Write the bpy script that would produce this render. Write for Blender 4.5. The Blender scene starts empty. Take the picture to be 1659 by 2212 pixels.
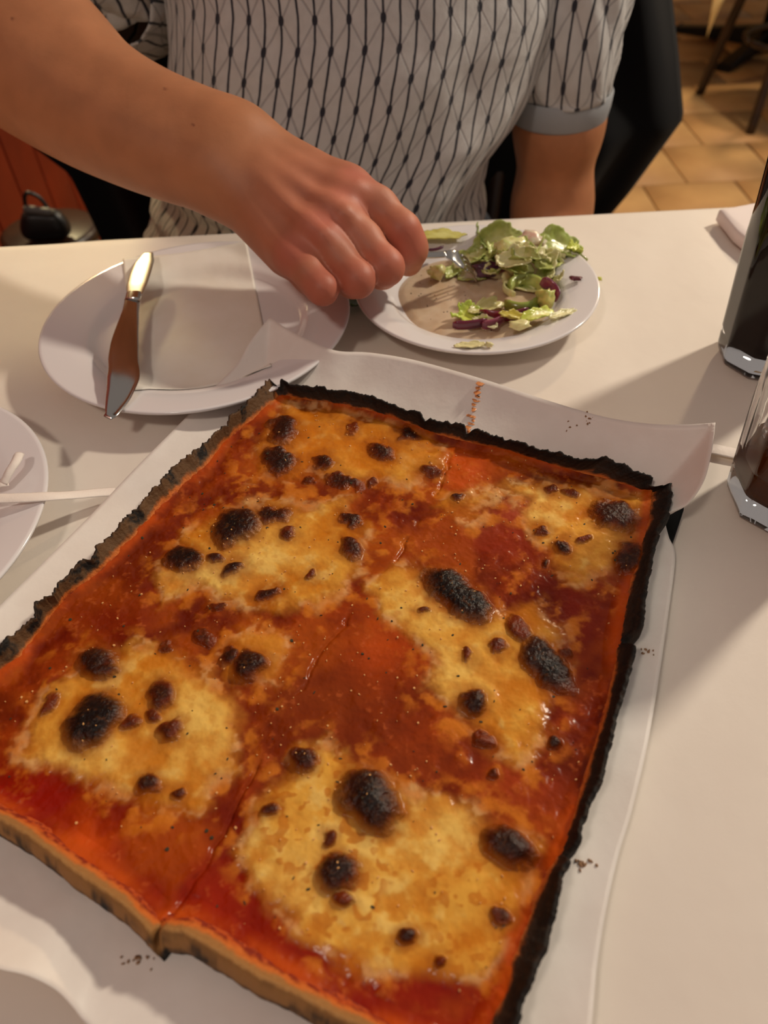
import bpy, bmesh, math, random
import numpy as np
from mathutils import Matrix, Vector

random.seed(4); np.random.seed(4)
scene = bpy.context.scene
COL = scene.collection

# ------------------------------------------------------------------ camera
W, H, F = 1659, 2212, 1600.0
TILT, ROLL, T = math.radians(47), math.radians(-3), 0.75      # T = table top height
CAM = np.array([0, 0, T + .33])
_c, _s = math.cos(ROLL), math.sin(ROLL)
_ex = np.array([1, 0, 0.]); _ey = np.array([0, math.sin(TILT), math.cos(TILT)]); FW = np.array([0, math.cos(TILT), -math.sin(TILT)])
CX = _c*_ex + _s*_ey; CY = -_s*_ex + _c*_ey
cd = bpy.data.cameras.new('camera'); cam = bpy.data.objects.new('camera', cd); COL.objects.link(cam)
cam.matrix_world = Matrix(((CX[0], CY[0], -FW[0], CAM[0]), (CX[1], CY[1], -FW[1], CAM[1]), (CX[2], CY[2], -FW[2], CAM[2]), (0, 0, 0, 1)))
cd.sensor_fit = 'VERTICAL'; cd.sensor_height = 36; cd.sensor_width = 27; cd.lens = F/H*36
cd.clip_start = .01; cd.dof.use_dof = True; cd.dof.focus_distance = .43; cd.dof.aperture_fstop = 7.5
scene.camera = cam

# ------------------------------------------------------------------ world, lamps, exposure
scene.view_settings.view_transform = 'Standard'; scene.view_settings.look = 'None'
scene.view_settings.gamma = 1; scene.view_settings.use_curve_mapping = False; scene.view_settings.exposure = .13
wd = bpy.data.worlds.new('world'); scene.world = wd; wd.use_nodes = True
wd.node_tree.nodes['Background'].inputs[0].default_value = (1, .88, .81, 1); wd.node_tree.nodes['Background'].inputs[1].default_value = .21
def lamp(name, loc, power, color, radius):
    l = bpy.data.lights.new(name, 'POINT'); l.energy = power; l.color = color; l.shadow_soft_size = radius
    o = bpy.data.objects.new(name, l); COL.objects.link(o); o.location = loc
# lamps of the room that the photograph does not show but its shadows and glints give:
# glass and plate shadows (right), glow and knife glint from the wall side (left), rim shadow of the near plate (front), the lit tiles (hall)
lamp('pendant_right_offscreen', (1.80, 1.38, 2.30), 150, (1, .885, .715), .09)
lamp('wall_lamp_left_offscreen', (-.74, 1.92, 1.29), 34, (1, .83, .44), .06)
lamp('ceiling_lamp_front_offscreen', (-.6, -.5, 2.2), 20, (1, .88, .74), .10)
lamp('ceiling_lamp_hall_offscreen', (1.9, 3.2, 2.3), 92, (1, .76, .48), .10)

# ------------------------------------------------------------------ helpers
def ray(x, y): return CX*(x-W/2)/F - CY*(y-H/2)/F + FW
def pz(x, y, z=0.):                                   # the point seen at (x, y) that lies z above the table
    d = ray(x, y); return CAM + d*((T+z-CAM[2])/d[2])
def pd(x, y, d): return CAM + ray(x, y)*d             # the point seen at (x, y) at distance d
def py(x, y, Y): d = ray(x, y); return CAM + d*(Y/d[1])
def pf(x, y): d = ray(x, y); return CAM + d*(-CAM[2]/d[2])
def toimg(P):
    q = np.asarray(P) - CAM; w = q@FW
    return W/2 + F*(q@CX)/w, H/2 - F*(q@CY)/w
def lin(c):
    c = np.asarray(c, float)/255.
    return np.where(c <= .04045, c/12.92, ((c+.055)/1.055)**2.4)
def lin4(c): return tuple(lin(c)) + (1.,)
def sstep(a, b, x): t = np.clip((x-a)/(b-a), 0, 1); return t*t*(3-2*t)
_tab = np.random.RandomState(11).rand(512, 512)
def vn(x, y, seed=0):
    xi = np.floor(x).astype(int); yi = np.floor(y).astype(int); fx = x-xi; fy = y-yi
    fx = fx*fx*(3-2*fx); fy = fy*fy*(3-2*fy); a = (xi+seed*37) % 512; b = (yi+seed*91) % 512; a1 = (a+1) % 512; b1 = (b+1) % 512
    return (_tab[a, b]*(1-fx)+_tab[a1, b]*fx)*(1-fy) + (_tab[a, b1]*(1-fx)+_tab[a1, b1]*fx)*fy
def fbm(x, y, sc, seed=0, o=4):
    x = np.asarray(x, float)*sc; y = np.asarray(y, float)*sc; r = 0; a = .5; n = 0
    for i in range(o): r = r + a*vn(x, y, seed+i*7); n += a; a *= .5; x = x*2.03+17.3; y = y*2.03+9.1
    return r/n
def lerp(a, b, t): return a + (b-a)*t

# ---- materials
MATS = {}
def mat(name, color=None, rough=.6, bump=None, var=None, attr=None, **kw):
    if name in MATS: return MATS[name]
    m = bpy.data.materials.new(name); m.use_nodes = True; nt = m.node_tree; b = nt.nodes['Principled BSDF']; MATS[name] = m
    b.inputs['Roughness'].default_value = rough
    for k, v in kw.items(): b.inputs[k.replace('_', ' ')].default_value = v
    L = nt.links.new; tc = nt.nodes.new('ShaderNodeTexCoord')
    src = None
    if attr:
        a = nt.nodes.new('ShaderNodeVertexColor'); a.layer_name = attr; src = a.outputs['Color']
    elif color is not None: b.inputs['Base Color'].default_value = lin4(color)
    if var:                                           # (scale, second colour or darkening factor)
        n = nt.nodes.new('ShaderNodeTexNoise'); n.inputs['Scale'].default_value = var[0]; n.inputs['Detail'].default_value = 6; L(tc.outputs['Object'], n.inputs['Vector'])
        r = nt.nodes.new('ShaderNodeMapRange'); r.inputs[1].default_value = .35; r.inputs[2].default_value = .65; L(n.outputs['Fac'], r.inputs[0])
        x = nt.nodes.new('ShaderNodeMix'); x.data_type = 'RGBA'
        L(r.outputs[0], x.inputs['Factor'])
        if src is not None:
            x.blend_type = 'MULTIPLY'; L(src, x.inputs[6]); x.inputs[7].default_value = (var[1],)*3 + (1,)
        else: x.inputs[6].default_value = lin4(color); x.inputs[7].default_value = lin4(var[1])
        src = x.outputs[2]
    if src is not None: L(src, b.inputs['Base Color'])
    if bump:                                          # list of (scale, strength, distance)
        prev = None
        for sc, st, di in bump:
            n = nt.nodes.new('ShaderNodeTexNoise'); n.inputs['Scale'].default_value = sc; n.inputs['Detail'].default_value = 4; L(tc.outputs['Object'], n.inputs['Vector'])
            bp = nt.nodes.new('ShaderNodeBump'); bp.inputs['Strength'].default_value = st; bp.inputs['Distance'].default_value = di; L(n.outputs['Fac'], bp.inputs['Height'])
            if prev is not None: L(prev.outputs[0], bp.inputs['Normal'])
            prev = bp
        L(prev.outputs[0], b.inputs['Normal'])
    return m

# ---- objects
ORG = {}
def tag(o, label, cat, group=None, kind=None):
    if label: o['label'] = label
    if cat: o['category'] = cat
    if group: o['group'] = group
    if kind: o['kind'] = kind
    return o
def empty(name, loc, label, cat, group=None):
    o = bpy.data.objects.new(name, None); o.empty_display_size = .02; o.location = loc; COL.objects.link(o); ORG[o.name] = np.array(loc, float)
    return tag(o, label, cat, group)
def mesh(name, V, Fc, m, parent=None, smooth=True, col=None, uv=None, origin=None, nrm=None):
    V = np.asarray(V, float)
    if parent is not None: org = ORG[parent.name]
    elif origin is not None: org = np.asarray(origin, float)
    else: org = np.array([(V[:, 0].min()+V[:, 0].max())/2, (V[:, 1].min()+V[:, 1].max())/2, V[:, 2].min()])
    me = bpy.data.meshes.new(name)
    if isinstance(Fc, np.ndarray):
        n, k = Fc.shape
        me.vertices.add(len(V)); me.vertices.foreach_set('co', (V-org).astype(np.float32).ravel())
        me.loops.add(n*k); me.loops.foreach_set('vertex_index', Fc.astype(np.int32).ravel())
        me.polygons.add(n); me.polygons.foreach_set('loop_start', np.arange(0, n*k, k, dtype=np.int32)); me.polygons.foreach_set('loop_total', np.full(n, k, np.int32))
        me.update(calc_edges=True)
    else: me.from_pydata((V-org).tolist(), [], Fc)
    me.validate()
    if smooth: me.polygons.foreach_set('use_smooth', np.ones(len(me.polygons), bool))
    if col is not None:
        c = np.ones((len(V), 4), np.float32); c[:, :3] = col
        a = me.color_attributes.new('Col', 'FLOAT_COLOR', 'POINT'); a.data.foreach_set('color', c.ravel())
    if uv is not None:
        l = me.uv_layers.new(name='UVMap'); vi = np.zeros(len(me.loops), np.int32); me.loops.foreach_get('vertex_index', vi)
        l.data.foreach_set('uv', np.asarray(uv, np.float32)[vi].ravel())
    if nrm is not None: me.normals_split_custom_set_from_vertices(np.asarray(nrm, np.float32).tolist())
    me.materials.append(m)
    o = bpy.data.objects.new(name, me); COL.objects.link(o)
    if parent is not None: o.parent = parent
    else: o.location = org
    ORG[o.name] = org
    return o
def gfaces(n, m, wrap=False, off=0):                  # n rows of m columns
    j = np.arange(m if wrap else m-1); i = np.arange(n-1)
    I, J = np.meshgrid(i, j, indexing='ij'); J1 = (J+1) % m
    return (np.stack([I*m+J, I*m+J1, (I+1)*m+J1, (I+1)*m+J], -1).reshape(-1, 4) + off)
def revolve(prof, c, seg=96):
    prof = np.asarray(prof, float); a = np.linspace(0, 2*np.pi, seg, endpoint=False)
    V = np.stack([prof[:, 0:1]*np.cos(a)+c[0], prof[:, 0:1]*np.sin(a)+c[1], np.repeat(prof[:, 1:2], seg, 1)+c[2]], -1).reshape(-1, 3)
    return V, gfaces(len(prof), seg, True)
def box(a, b):
    a = np.asarray(a, float); b = np.asarray(b, float)
    V = np.array([[x, y, z] for x in (a[0], b[0]) for y in (a[1], b[1]) for z in (a[2], b[2])])
    return V, np.array([[0, 1, 3, 2], [4, 6, 7, 5], [0, 4, 5, 1], [2, 3, 7, 6], [0, 2, 6, 4], [1, 5, 7, 3]])
def bevel(o, w, seg=2):
    m = o.modifiers.new('bevel', 'BEVEL'); m.width = w; m.segments = seg; m.limit_method = 'ANGLE'; return o
def solid(o, t, off=0):
    m = o.modifiers.new('thickness', 'SOLIDIFY'); m.thickness = t; m.offset = off; return o
def tube(pts, r, seg=12, cap=True):
    pts = np.asarray(pts, float); n = len(pts); r = np.broadcast_to(np.asarray(r, float), (n,))
    tg = np.gradient(pts, axis=0); tg /= np.linalg.norm(tg, axis=1)[:, None]
    up = np.array([0, 0, 1.]) if abs(tg[0][2]) < .9 else np.array([1., 0, 0]); V = []
    u = np.cross(tg[0], up)
    for i in range(n):
        u = u - tg[i]*(u@tg[i]); u /= np.linalg.norm(u); w = np.cross(tg[i], u)
        a = np.linspace(0, 2*np.pi, seg, endpoint=False); V.append(pts[i] + r[i]*(np.cos(a)[:, None]*u + np.sin(a)[:, None]*w))
    V = np.concatenate(V); Fc = gfaces(n, seg, True).tolist()
    if cap: Fc += [list(range(seg))[::-1], list(range((n-1)*seg, n*seg))]
    return V, Fc
def spline(P, n):
    P = np.asarray(P, float); d = np.r_[0, np.cumsum(np.linalg.norm(np.diff(P, axis=0), axis=1))]; t = np.linspace(0, d[-1], n)
    Q = np.vstack([2*P[0]-P[1], P, 2*P[-1]-P[-2]]); i = np.clip(np.searchsorted(d, t, 'right')-1, 0, len(P)-2)
    s = ((t-d[i])/(d[i+1]-d[i]))[:, None]; p0, p1, p2, p3 = Q[i], Q[i+1], Q[i+2], Q[i+3]
    return .5*(2*p1 + (p2-p0)*s + (2*p0-5*p1+4*p2-p3)*s**2 + (3*p1-p0-3*p2+p3)*s**3)
def polyl(P, n):
    P = np.asarray(P, float); d = np.r_[0, np.cumsum(np.linalg.norm(np.diff(P, axis=0), axis=1))]; t = np.linspace(0, d[-1], n)
    return np.stack([np.interp(t, d, P[:, k]) for k in range(P.shape[1])], 1)
def join(parts):
    V = []; Fc = []; n = 0
    for v, f in parts:
        V.append(np.asarray(v)); Fc += [[int(i)+n for i in q] for q in f]; n += len(v)
    return np.concatenate(V), Fc

# ---- rounded bodies: blended tapered capsules, meshed with surface nets
def smin(a, b, k): h = np.maximum(k-np.abs(a-b), 0)/k; return np.minimum(a, b) - h*h*k*.25
def capd(G, a, b, ra, rb, *_):
    a = np.asarray(a, float); b = np.asarray(b, float); ab = b-a; L = max(ab@ab, 1e-12)
    t = np.clip(((G[0]-a[0])*ab[0]+(G[1]-a[1])*ab[1]+(G[2]-a[2])*ab[2])/L, 0, 1)
    return np.sqrt((G[0]-a[0]-t*ab[0])**2+(G[1]-a[1]-t*ab[1])**2+(G[2]-a[2]-t*ab[2])**2) - (ra+(rb-ra)*t)
def snets(groups, h, pad=.02):
    """groups: list of (k_out, k_in, [ (a, b, ra, rb), ... ]); each group is blended in itself, then onto the rest"""
    AC = [c for g in groups for c in (g[2] if len(g) == 3 else [q for f in g[3] for q in f])]
    P = np.array([p for c in AC for p in (c[0], c[1])]); R = max(max(c[2], c[3]) for c in AC)
    lo = P.min(0)-R-pad; n = np.ceil((P.max(0)+R+pad-lo)/h).astype(int)+1
    ax = [np.float32(lo[i])+np.arange(n[i], dtype=np.float32)*np.float32(h) for i in range(3)]
    D = np.full(n, .2, np.float32)
    for g in groups:
        ko, ki, caps = g[:3]; fing = g[3] if len(g) > 3 else None
        if fing: caps = [c for f in fing for c in f]
        q = np.array([p for c in caps for p in (c[0], c[1])]); rr = max(max(c[2], c[3]) for c in caps) + ko + .012
        i0 = np.clip(np.floor((q.min(0)-rr-lo)/h).astype(int), 0, n-1); i1 = np.clip(np.ceil((q.max(0)+rr-lo)/h).astype(int)+1, 1, n)
        G = np.meshgrid(*[ax[i][i0[i]:i1[i]] for i in range(3)], indexing='ij', sparse=True)
        d = None
        for c in caps: e = capd(G, *c); d = e if d is None else smin(d, e, ki)
        if fing:
            d = None
            for f in fing:
                df_ = None
                for c in f: e = capd(G, *c); df_ = e if df_ is None else smin(df_, e, ki)
                d = df_ if d is None else smin(d, df_, .0025)
        sl = tuple(slice(i0[i], i1[i]) for i in range(3)); D[sl] = smin(D[sl], d.astype(np.float32), ko)
    S = D < 0; cells = np.zeros(n-1, np.int8)
    for a in (0, 1):
        for b in (0, 1):
            for c in (0, 1): cells += S[a:n[0]-1+a, b:n[1]-1+b, c:n[2]-1+c]
    act = (cells > 0) & (cells < 8); I = np.argwhere(act); idx = np.full(n-1, -1, np.int64); idx[act] = np.arange(len(I))
    acc = np.zeros((len(I), 3)); cnt = np.zeros(len(I)); cor = [(a, b, c) for a in (0, 1) for b in (0, 1) for c in (0, 1)]
    for p in range(8):
        for q in range(p+1, 8):
            A, B = np.array(cor[p]), np.array(cor[q])
            if abs(A-B).sum() != 1: continue
            da = D[tuple((I+A).T)]; db = D[tuple((I+B).T)]; m = (da < 0) != (db < 0)
            t = da[m]/(da[m]-db[m]); acc[m] += A + t[:, None]*(B-A); cnt[m] += 1
    V = lo + h*(I + acc/cnt[:, None]); Q = []
    for x in range(3):
        y, z = (x+1) % 3, (x+2) % 3
        a = [slice(1, -1)]*3; a[x] = slice(0, -1); b = list(a); b[x] = slice(1, None)
        sa, sb = S[tuple(a)], S[tuple(b)]; E_ = np.argwhere(sa != sb); off = np.ones(3, int); off[x] = 0; E_ = E_ + off
        ey_ = np.zeros(3, int); ey_[y] = 1; ez_ = np.zeros(3, int); ez_[z] = 1
        q = np.stack([idx[tuple((E_-ey_-ez_).T)], idx[tuple((E_-ez_).T)], idx[tuple(E_.T)], idx[tuple((E_-ey_).T)]], 1)
        fl = ~S[tuple(E_.T)]; q[~fl] = q[~fl][:, ::-1]; Q.append(q)
    return V, np.concatenate(Q)

# ================================================================== the room
M_floor = mat('floor_grout', (120, 92, 58), .8, bump=[(60, .4, .002)])
fl = mesh('floor', *box((-.88, -1.2, -.03), (4.2, 7.2, 0)), M_floor, smooth=False); fl['kind'] = 'structure'
M_tile = mat('clay_tile', (188, 146, 92), .62, var=(3.2, (158, 116, 70)), bump=[(14, .25, .004), (120, .15, .001)])
tv, tf = box((-.148, -.148, 0), (.148, .148, .006)); tv[tv[:, 2] > .003, :2] *= .985
tile_me = None
for i in range(14):
    for j in range(15):
        x = .30 + i*.30*1.0 + (.15 if j % 2 else 0); y = 1.35 + j*.30
        if tile_me is None:
            o = mesh('floor_tile', tv + np.array([x, y, 0]), tf, M_tile, parent=None, smooth=False, origin=(x, y, 0)); tile_me = o.data
            o.parent = fl; o.location = np.array([x, y, 0]) - ORG[fl.name]
        else:
            o = bpy.data.objects.new('floor_tile', tile_me); COL.objects.link(o); o.parent = fl; o.location = np.array([x+random.uniform(-.002, .002), y, 0]) - ORG[fl.name]
        o.rotation_euler = (random.uniform(-.004, .004), random.uniform(-.004, .004), random.uniform(-.01, .01))

M_board = mat('red_board', (128, 40, 14), .42, var=(5, (102, 28, 9)), bump=[(30, .12, .002)])
wl = mesh('wall_left', *box((-.88, -1.2, 0), (-.82, 6.2, 2.7)), M_board, smooth=False); wl['kind'] = 'structure'
bv, bf = box((0, -.075, 0), (.018, .075, 2.55))
bm_ = None
for k in range(46):
    y = -1.0 + k*.157
    if bm_ is None: o = bevel(mesh('wall_board', bv, bf, M_board, smooth=False, origin=(0, 0, 0)), .006); bm_ = o.data
    else: o = bpy.data.objects.new('wall_board', bm_); COL.objects.link(o); bevel(o, .006)
    o.parent = wl; o.location = np.array([-.82, y, .0]) - ORG[wl.name]
wb = mesh('wall_back', *box((-.88, 6.2, 0), (4.2, 6.3, 2.7)), mat('plaster_wall', (190, 150, 100), .8, bump=[(25, .2, .003)]), smooth=False); wb['kind'] = 'structure'

# ================================================================== dining table and its paper cover
M_darkwood = mat('dark_wood', (46, 27, 15), .35, var=(18, (30, 16, 8)), bump=[(40, .1, .001)])
M_iron = mat('cast_iron', (22, 21, 21), .45, Metallic=.6)
def table(loc, hx, hy, rz, label, group=None, pl='table'):
    t = empty('dining_table', (loc[0], loc[1], 0), label, 'table', group)
    R2 = np.array([[math.cos(rz), -math.sin(rz), 0], [math.sin(rz), math.cos(rz), 0], [0, 0, 1]]); o = np.array([loc[0], loc[1], 0.])
    tr = lambda vf: (vf[0]@R2.T + o, vf[1])
    bevel(mesh('tabletop', *tr(box((-hx, -hy, T-.033), (hx, hy, T-.004))), M_darkwood, t, smooth=False), .004)
    mesh('pedestal', *tr(tube([(0, 0, .05), (0, 0, T-.033)], .035, 20)), M_iron, t)
    for k in range(4):
        a = k*math.pi/2 + math.pi/4; d = np.array([math.cos(a), math.sin(a), 0]); n = np.array([-d[1], d[0], 0]); L = min(hx, hy)*1.05
        V = [];
        for s, w, z in ((.02, .03, .09), (L*.55, .026, .055), (L, .03, .032)):
            V += [d*s+n*w+[0, 0, z], d*s-n*w+[0, 0, z], d*s-n*w+[0, 0, .008 if s < L else .0], d*s+n*w+[0, 0, .008 if s < L else .0]]
        Fc = gfaces(3, 4, True).tolist() + [[0, 1, 2, 3], [11, 10, 9, 8]]
        bevel(mesh('foot', *tr((np.array(V), Fc)), M_iron, t, smooth=False), .005)
    return t
TX0, TX1, TY0, TY1 = -.66, .74, -.10, .682
table(((TX0+TX1)/2, (TY0+TY1)/2), (TX1-TX0)/2, (TY1-TY0)/2, 0, 'dark dining table under the white paper cover with the pizza')
M_paper = mat('table_paper', (236, 226, 214), .62, var=(5, (228, 216, 203)), bump=[(9, .25, .010), (260, .12, .0006)], Sheen_Weight=.1)
nx, ny = 150, 100
xs = np.linspace(TX0-.10, TX1+.10, nx); ys = np.linspace(TY0-.10, TY1+.12, ny)
X, Y = np.meshgrid(xs, ys); Z = np.full_like(X, T-.0008)
def fold(v, lo, hi):
    d = np.maximum(np.maximum(lo-v, v-hi), 0); return np.clip(v, lo-.004, hi+.004), d
Xc, dx = fold(X, TX0-.002, TX1+.002); Yc, dy = fold(Y, TY0-.002, TY1+.003)
Z -= np.maximum(dx, dy)*.97
wav = (fbm(X, Y, 11, 3, 3)-.5); Z += np.where(dx+dy == 0, wav*.0016*sstep(.0, .08, np.minimum.reduce([X-TX0, TX1-X, Y-TY0, TY1-Y])) - .0008, 0)
Yc += np.where(dy > 0, wav*.02*sstep(0, .06, dy), 0) + np.where(dy > 0, .004, 0) - .006*sstep(-.25, -.36, X)*(dy > 0)
pc = mesh('paper_tablecloth', np.stack([Xc, Yc, Z], -1).reshape(-1, 3), gfaces(ny, nx), M_paper)
tag(pc, 'white paper cover spread over the dining table under the plates', 'tablecloth'); solid(pc, .0006, -1)

# ================================================================== tray, parchment
M_tray = mat('black_steel', (20, 24, 26), .35, Metallic=.7)
c4 = [pz(600, 815, .004), pz(1482, 1086, .002)]; exu = (c4[1]-c4[0]); Lx = np.linalg.norm(exu); exu /= Lx; eyu = np.array([exu[1], -exu[0], 0.])
tr0 = c4[0] + exu*.022; Lx -= .022; Ly = .315
cx_ = tr0 + exu*Lx/2 + eyu*Ly/2
def rrect(hx, hy, r, n=10):
    P = []
    for k, (sx, sy) in enumerate(((1, 1), (-1, 1), (-1, -1), (1, -1))):
        for a in np.linspace(0, math.pi/2, n): P.append((sx*(hx-r)+r*math.cos(a+k*math.pi/2), sy*(hy-r)+r*math.sin(a+k*math.pi/2)))
    return np.array(P)
rings = []
for ins, z in ((.006, -.0003), (.0015, .0010), (0, .0045), (.0008, .0052), (.0025, .0042), (.006, .0016), (.012, .0013)):
    q = rrect(Lx/2-ins, Ly/2-ins, .009); rings.append(cx_ + q[:, :1]*exu + q[:, 1:]*eyu + np.array([0, 0, z*.38+.0002]))
nq = len(rings[0]); Vt = np.concatenate(rings); Ft = gfaces(len(rings), nq, True).tolist() + [list(range((len(rings)-1)*nq, len(rings)*nq)), list(range(nq))[::-1]]
tray = mesh('baking_tray', Vt, Ft, M_tray); tag(tray, 'thin black baking tray under the parchment, one corner showing', 'tray')

# paper sheet: Coons patch over measured edges, lifted along its rims
def edge(L, n): return spline([pz(*p) for p in L], n)
n_s, n_t = 150, 170
Eb = edge([(582, 686, .030), (640, 722, .027), (720, 757, .026), (800, 763, .026), (900, 780, .027), (1050, 822, .028), (1180, 865, .029), (1300, 900, .032), (1400, 916, .037), (1480, 918, .042), (1545, 914, .046)], n_s)
Er = edge([(1545, 914, .046), (1536, 980, .040), (1520, 1040, .033), (1488, 1088, .024), (1455, 1108, .015), (1437, 1122, .008), (1444, 1160, .005), (1458, 1200, .005), (1447, 1300, .006), (1425, 1450, .007), (1400, 1600, .007), (1365, 1750, .007), (1335, 1850, .007), (1310, 1960, .007), (1290, 2080, .007), (1278, 2212, .008), (1262, 2340, .008), (1245, 2480, .008)], n_t)
El = edge([(582, 686, .030), (540, 740, .022), (510, 790, .015), (450, 850, .011), (400, 905, .010), (300, 1005, .010), (200, 1110, .010), (100, 1210, .010), (0, 1310, .011), (-120, 1440, .012), (-250, 1590, .012), (-380, 1760, .012), (-420, 1850, .012)], n_t)
Ef = edge([(-420, 1850, .012), (-250, 1970, .016), (-80, 2070, .018), (0, 2094, .018), (60, 2108, .016), (120, 2138, .012), (160, 2178, .010), (195, 2220, .008), (330, 2330, .006), (600, 2440, .005), (1000, 2500, .005), (1245, 2480, .008)], n_s)
s = np.linspace(0, 1, n_s)[None, :, None]; t = np.linspace(0, 1, n_t)[:, None, None]
C = (1-t)*Eb[None] + t*Ef[None] + (1-s)*El[:, None] + s*Er[:, None] - ((1-s)*(1-t)*Eb[0] + s*(1-t)*Eb[-1] + (1-s)*t*Ef[0] + s*t*Ef[-1])
S_, T_ = s[..., 0]+0*t[..., 0], t[..., 0]+0*s[..., 0]
zflat = T + .0030
def fall(d, w): return np.clip(1-d/w, 0, 1)**2
zb = Eb[None, :, 2]-zflat; zf = Ef[None, :, 2]-zflat; zl = El[:, None, 2]-zflat; zr = Er[:, None, 2]-zflat
db = np.linalg.norm(C[..., :2]-Eb[None, :, :2], axis=-1); dl = np.linalg.norm(C[..., :2]-El[:, None, :2], axis=-1); dr = np.linalg.norm(C[..., :2]-Er[:, None, :2], axis=-1); df = np.linalg.norm(C[..., :2]-Ef[None, :, :2], axis=-1)
lift = np.maximum.reduce([zb*fall(db, .055), zl*fall(dl, .045), zr*fall(dr, .045), zf*fall(df, .06)])
C[..., 2] = zflat + lift + (fbm(C[..., 0], C[..., 1], 30, 5, 3)-.5)*.0016*np.clip(np.minimum(np.minimum(dl, dr), np.minimum(db, df))/.02, 0, 1) + .0004
M_parch = mat('parchment', (240, 232, 224), .5, var=(30, (232, 222, 213)), bump=[(45, .25, .003), (320, .08, .0006)])
parch = mesh('parchment_sheet', C.reshape(-1, 3), gfaces(n_t, n_s), M_parch)
tag(parch, 'large white baking parchment sheet under the pizza with curled-up edges', 'parchment'); solid(parch, .0003)
def parch_z(x, y):
    q = C.reshape(-1, 3); return q[np.argmin((q[:, 0]-x)**2+(q[:, 1]-y)**2), 2]
# grease and crumb marks on the sheet
def flake(c, r, hh, n=7, seed=0):
    rs = np.random.RandomState(seed); a = np.linspace(0, 2*np.pi, n, endpoint=False); k = rs.uniform(.6, 1.1, n)*r; an = rs.rand()*6
    el = rs.uniform(.35, 1); X_ = np.cos(a)*k; Y_ = np.sin(a)*k*el; ca, sa = math.cos(an), math.sin(an)
    V = np.concatenate([np.stack([c[0]+ca*X_-sa*Y_, c[1]+sa*X_+ca*Y_, np.full(n, c[2])], 1), np.stack([c[0]+.7*(ca*X_-sa*Y_), c[1]+.7*(sa*X_+ca*Y_), np.full(n, c[2]+hh)], 1)])
    return V, gfaces(2, n, True).tolist() + [list(range(n, 2*n))]
M_smear = mat('sauce_smear', (214, 140, 84), .35)
sm = []
for k, (x, y, r) in enumerate([(1028+random.gauss(0, 3)-(q-862)*.32, q, .0034) for q in range(845, 912, 4)]+[(1034, 860, .0028), (1036, 866, .0026)]):
    p = pz(x, y, .019); p[2] = parch_z(p[0], p[1])+.0004; sm.append(flake(p, r*random.uniform(.6, 1.1), .00025, 14, k))
tag(mesh('sauce_drip', *join(sm), M_smear), 'orange sauce smear running up the parchment behind the crust', 'sauce')
M_crumb = mat('burnt_crumb', (150, 112, 80), .8)
for k, (cx0, cy0, n, sp) in enumerate([(1248, 970, 12, 16), (1262, 1866, 12, 18), (298, 2075, 12, 22), (1395, 1412, 8, 14)]):
    cr = []
    for i in range(n):
        p = pz(cx0+random.gauss(0, sp), cy0+random.gauss(0, sp*.35), .005); p[2] = parch_z(p[0], p[1])+.0002; cr.append(flake(p, random.uniform(.0005, .0013), .0007, 6, k*50+i))
    o = mesh('crust_crumbs', *join(cr), M_crumb); tag(o, 'scatter of burnt crust crumbs on the parchment ' + ['beyond the back crust', 'beside the lower crack in the crust', 'in front of the notched crust edge', 'beside the upper crack in the crust'][k], 'crumbs', kind='stuff')

# ================================================================== pizza
ZT = .0125                                            # topping level above the table
O2 = pz(585, 820, .02)[:2]; e1 = pz(1445, 1045, .02)[:2]-O2; e1 /= np.linalg.norm(e1); e2 = np.array([e1[1], -e1[0]])
PW = .27; PH = .31
top_in = [(607, 866), (625, 858), (700, 870), (780, 885), (850, 905), (930, 935), (985, 950), (1100, 975), (1200, 1010), (1300, 1032), (1398, 1064)]
right_in = [(1398, 1064), (1390, 1150), (1370, 1230), (1345, 1300), (1330, 1380), (1325, 1450), (1310, 1530), (1285, 1620), (1260, 1700), (1230, 1795), (1200, 1855), (1150, 1960), (1115, 2020), (1100, 2080), (1092, 2140), (1052, 2212), (1010, 2290)]
bot_in = [(1010, 2290), (900, 2240), (800, 2195), (700, 2135), (600, 2085), (500, 2022), (420, 1978), (345, 1985), (290, 1925), (200, 1860), (100, 1792), (0, 1737), (-165, 1650)]
left_in = [(-165, 1650), (-80, 1530), (0, 1462), (54, 1422), (75, 1377), (115, 1325), (145, 1289), (193, 1259), (250, 1208), (301, 1157), (356, 1090), (401, 1051), (452, 1009), (480, 962), (529, 920), (591, 880), (607, 866)]
top_out = [(583, 817), (595, 826), (608, 821), (628, 832), (650, 833), (680, 836), (715, 842), (760, 848), (805, 858), (840, 872), (870, 880), (905, 895), (920, 909), (960, 908), (1000, 918), (1012, 924), (1080, 945), (1140, 962), (1250, 993), (1310, 995), (1355, 1010), (1370, 1020), (1412, 1034), (1420, 1050), (1447, 1042)]
right_out = [(1447, 1042), (1443, 1090), (1440, 1110), (1425, 1130), (1415, 1160), (1405, 1200), (1392, 1270), (1385, 1330), (1375, 1372), (1368, 1390), (1360, 1430), (1340, 1500), (1320, 1580), (1300, 1660), (1275, 1720), (1255, 1770), (1248, 1810), (1235, 1840), (1210, 1880), (1195, 1960), (1180, 2030), (1150, 2090), (1128, 2150), (1110, 2212), (1078, 2330)]
bot_out = [(1078, 2330), (1000, 2315), (900, 2270), (800, 2220), (740, 2196), (650, 2148), (560, 2106), (480, 2056), (400, 2010), (352, 2003), (338, 2028), (310, 1990), (270, 1950), (180, 1890), (60, 1800), (0, 1765), (-205, 1640)]
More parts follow.
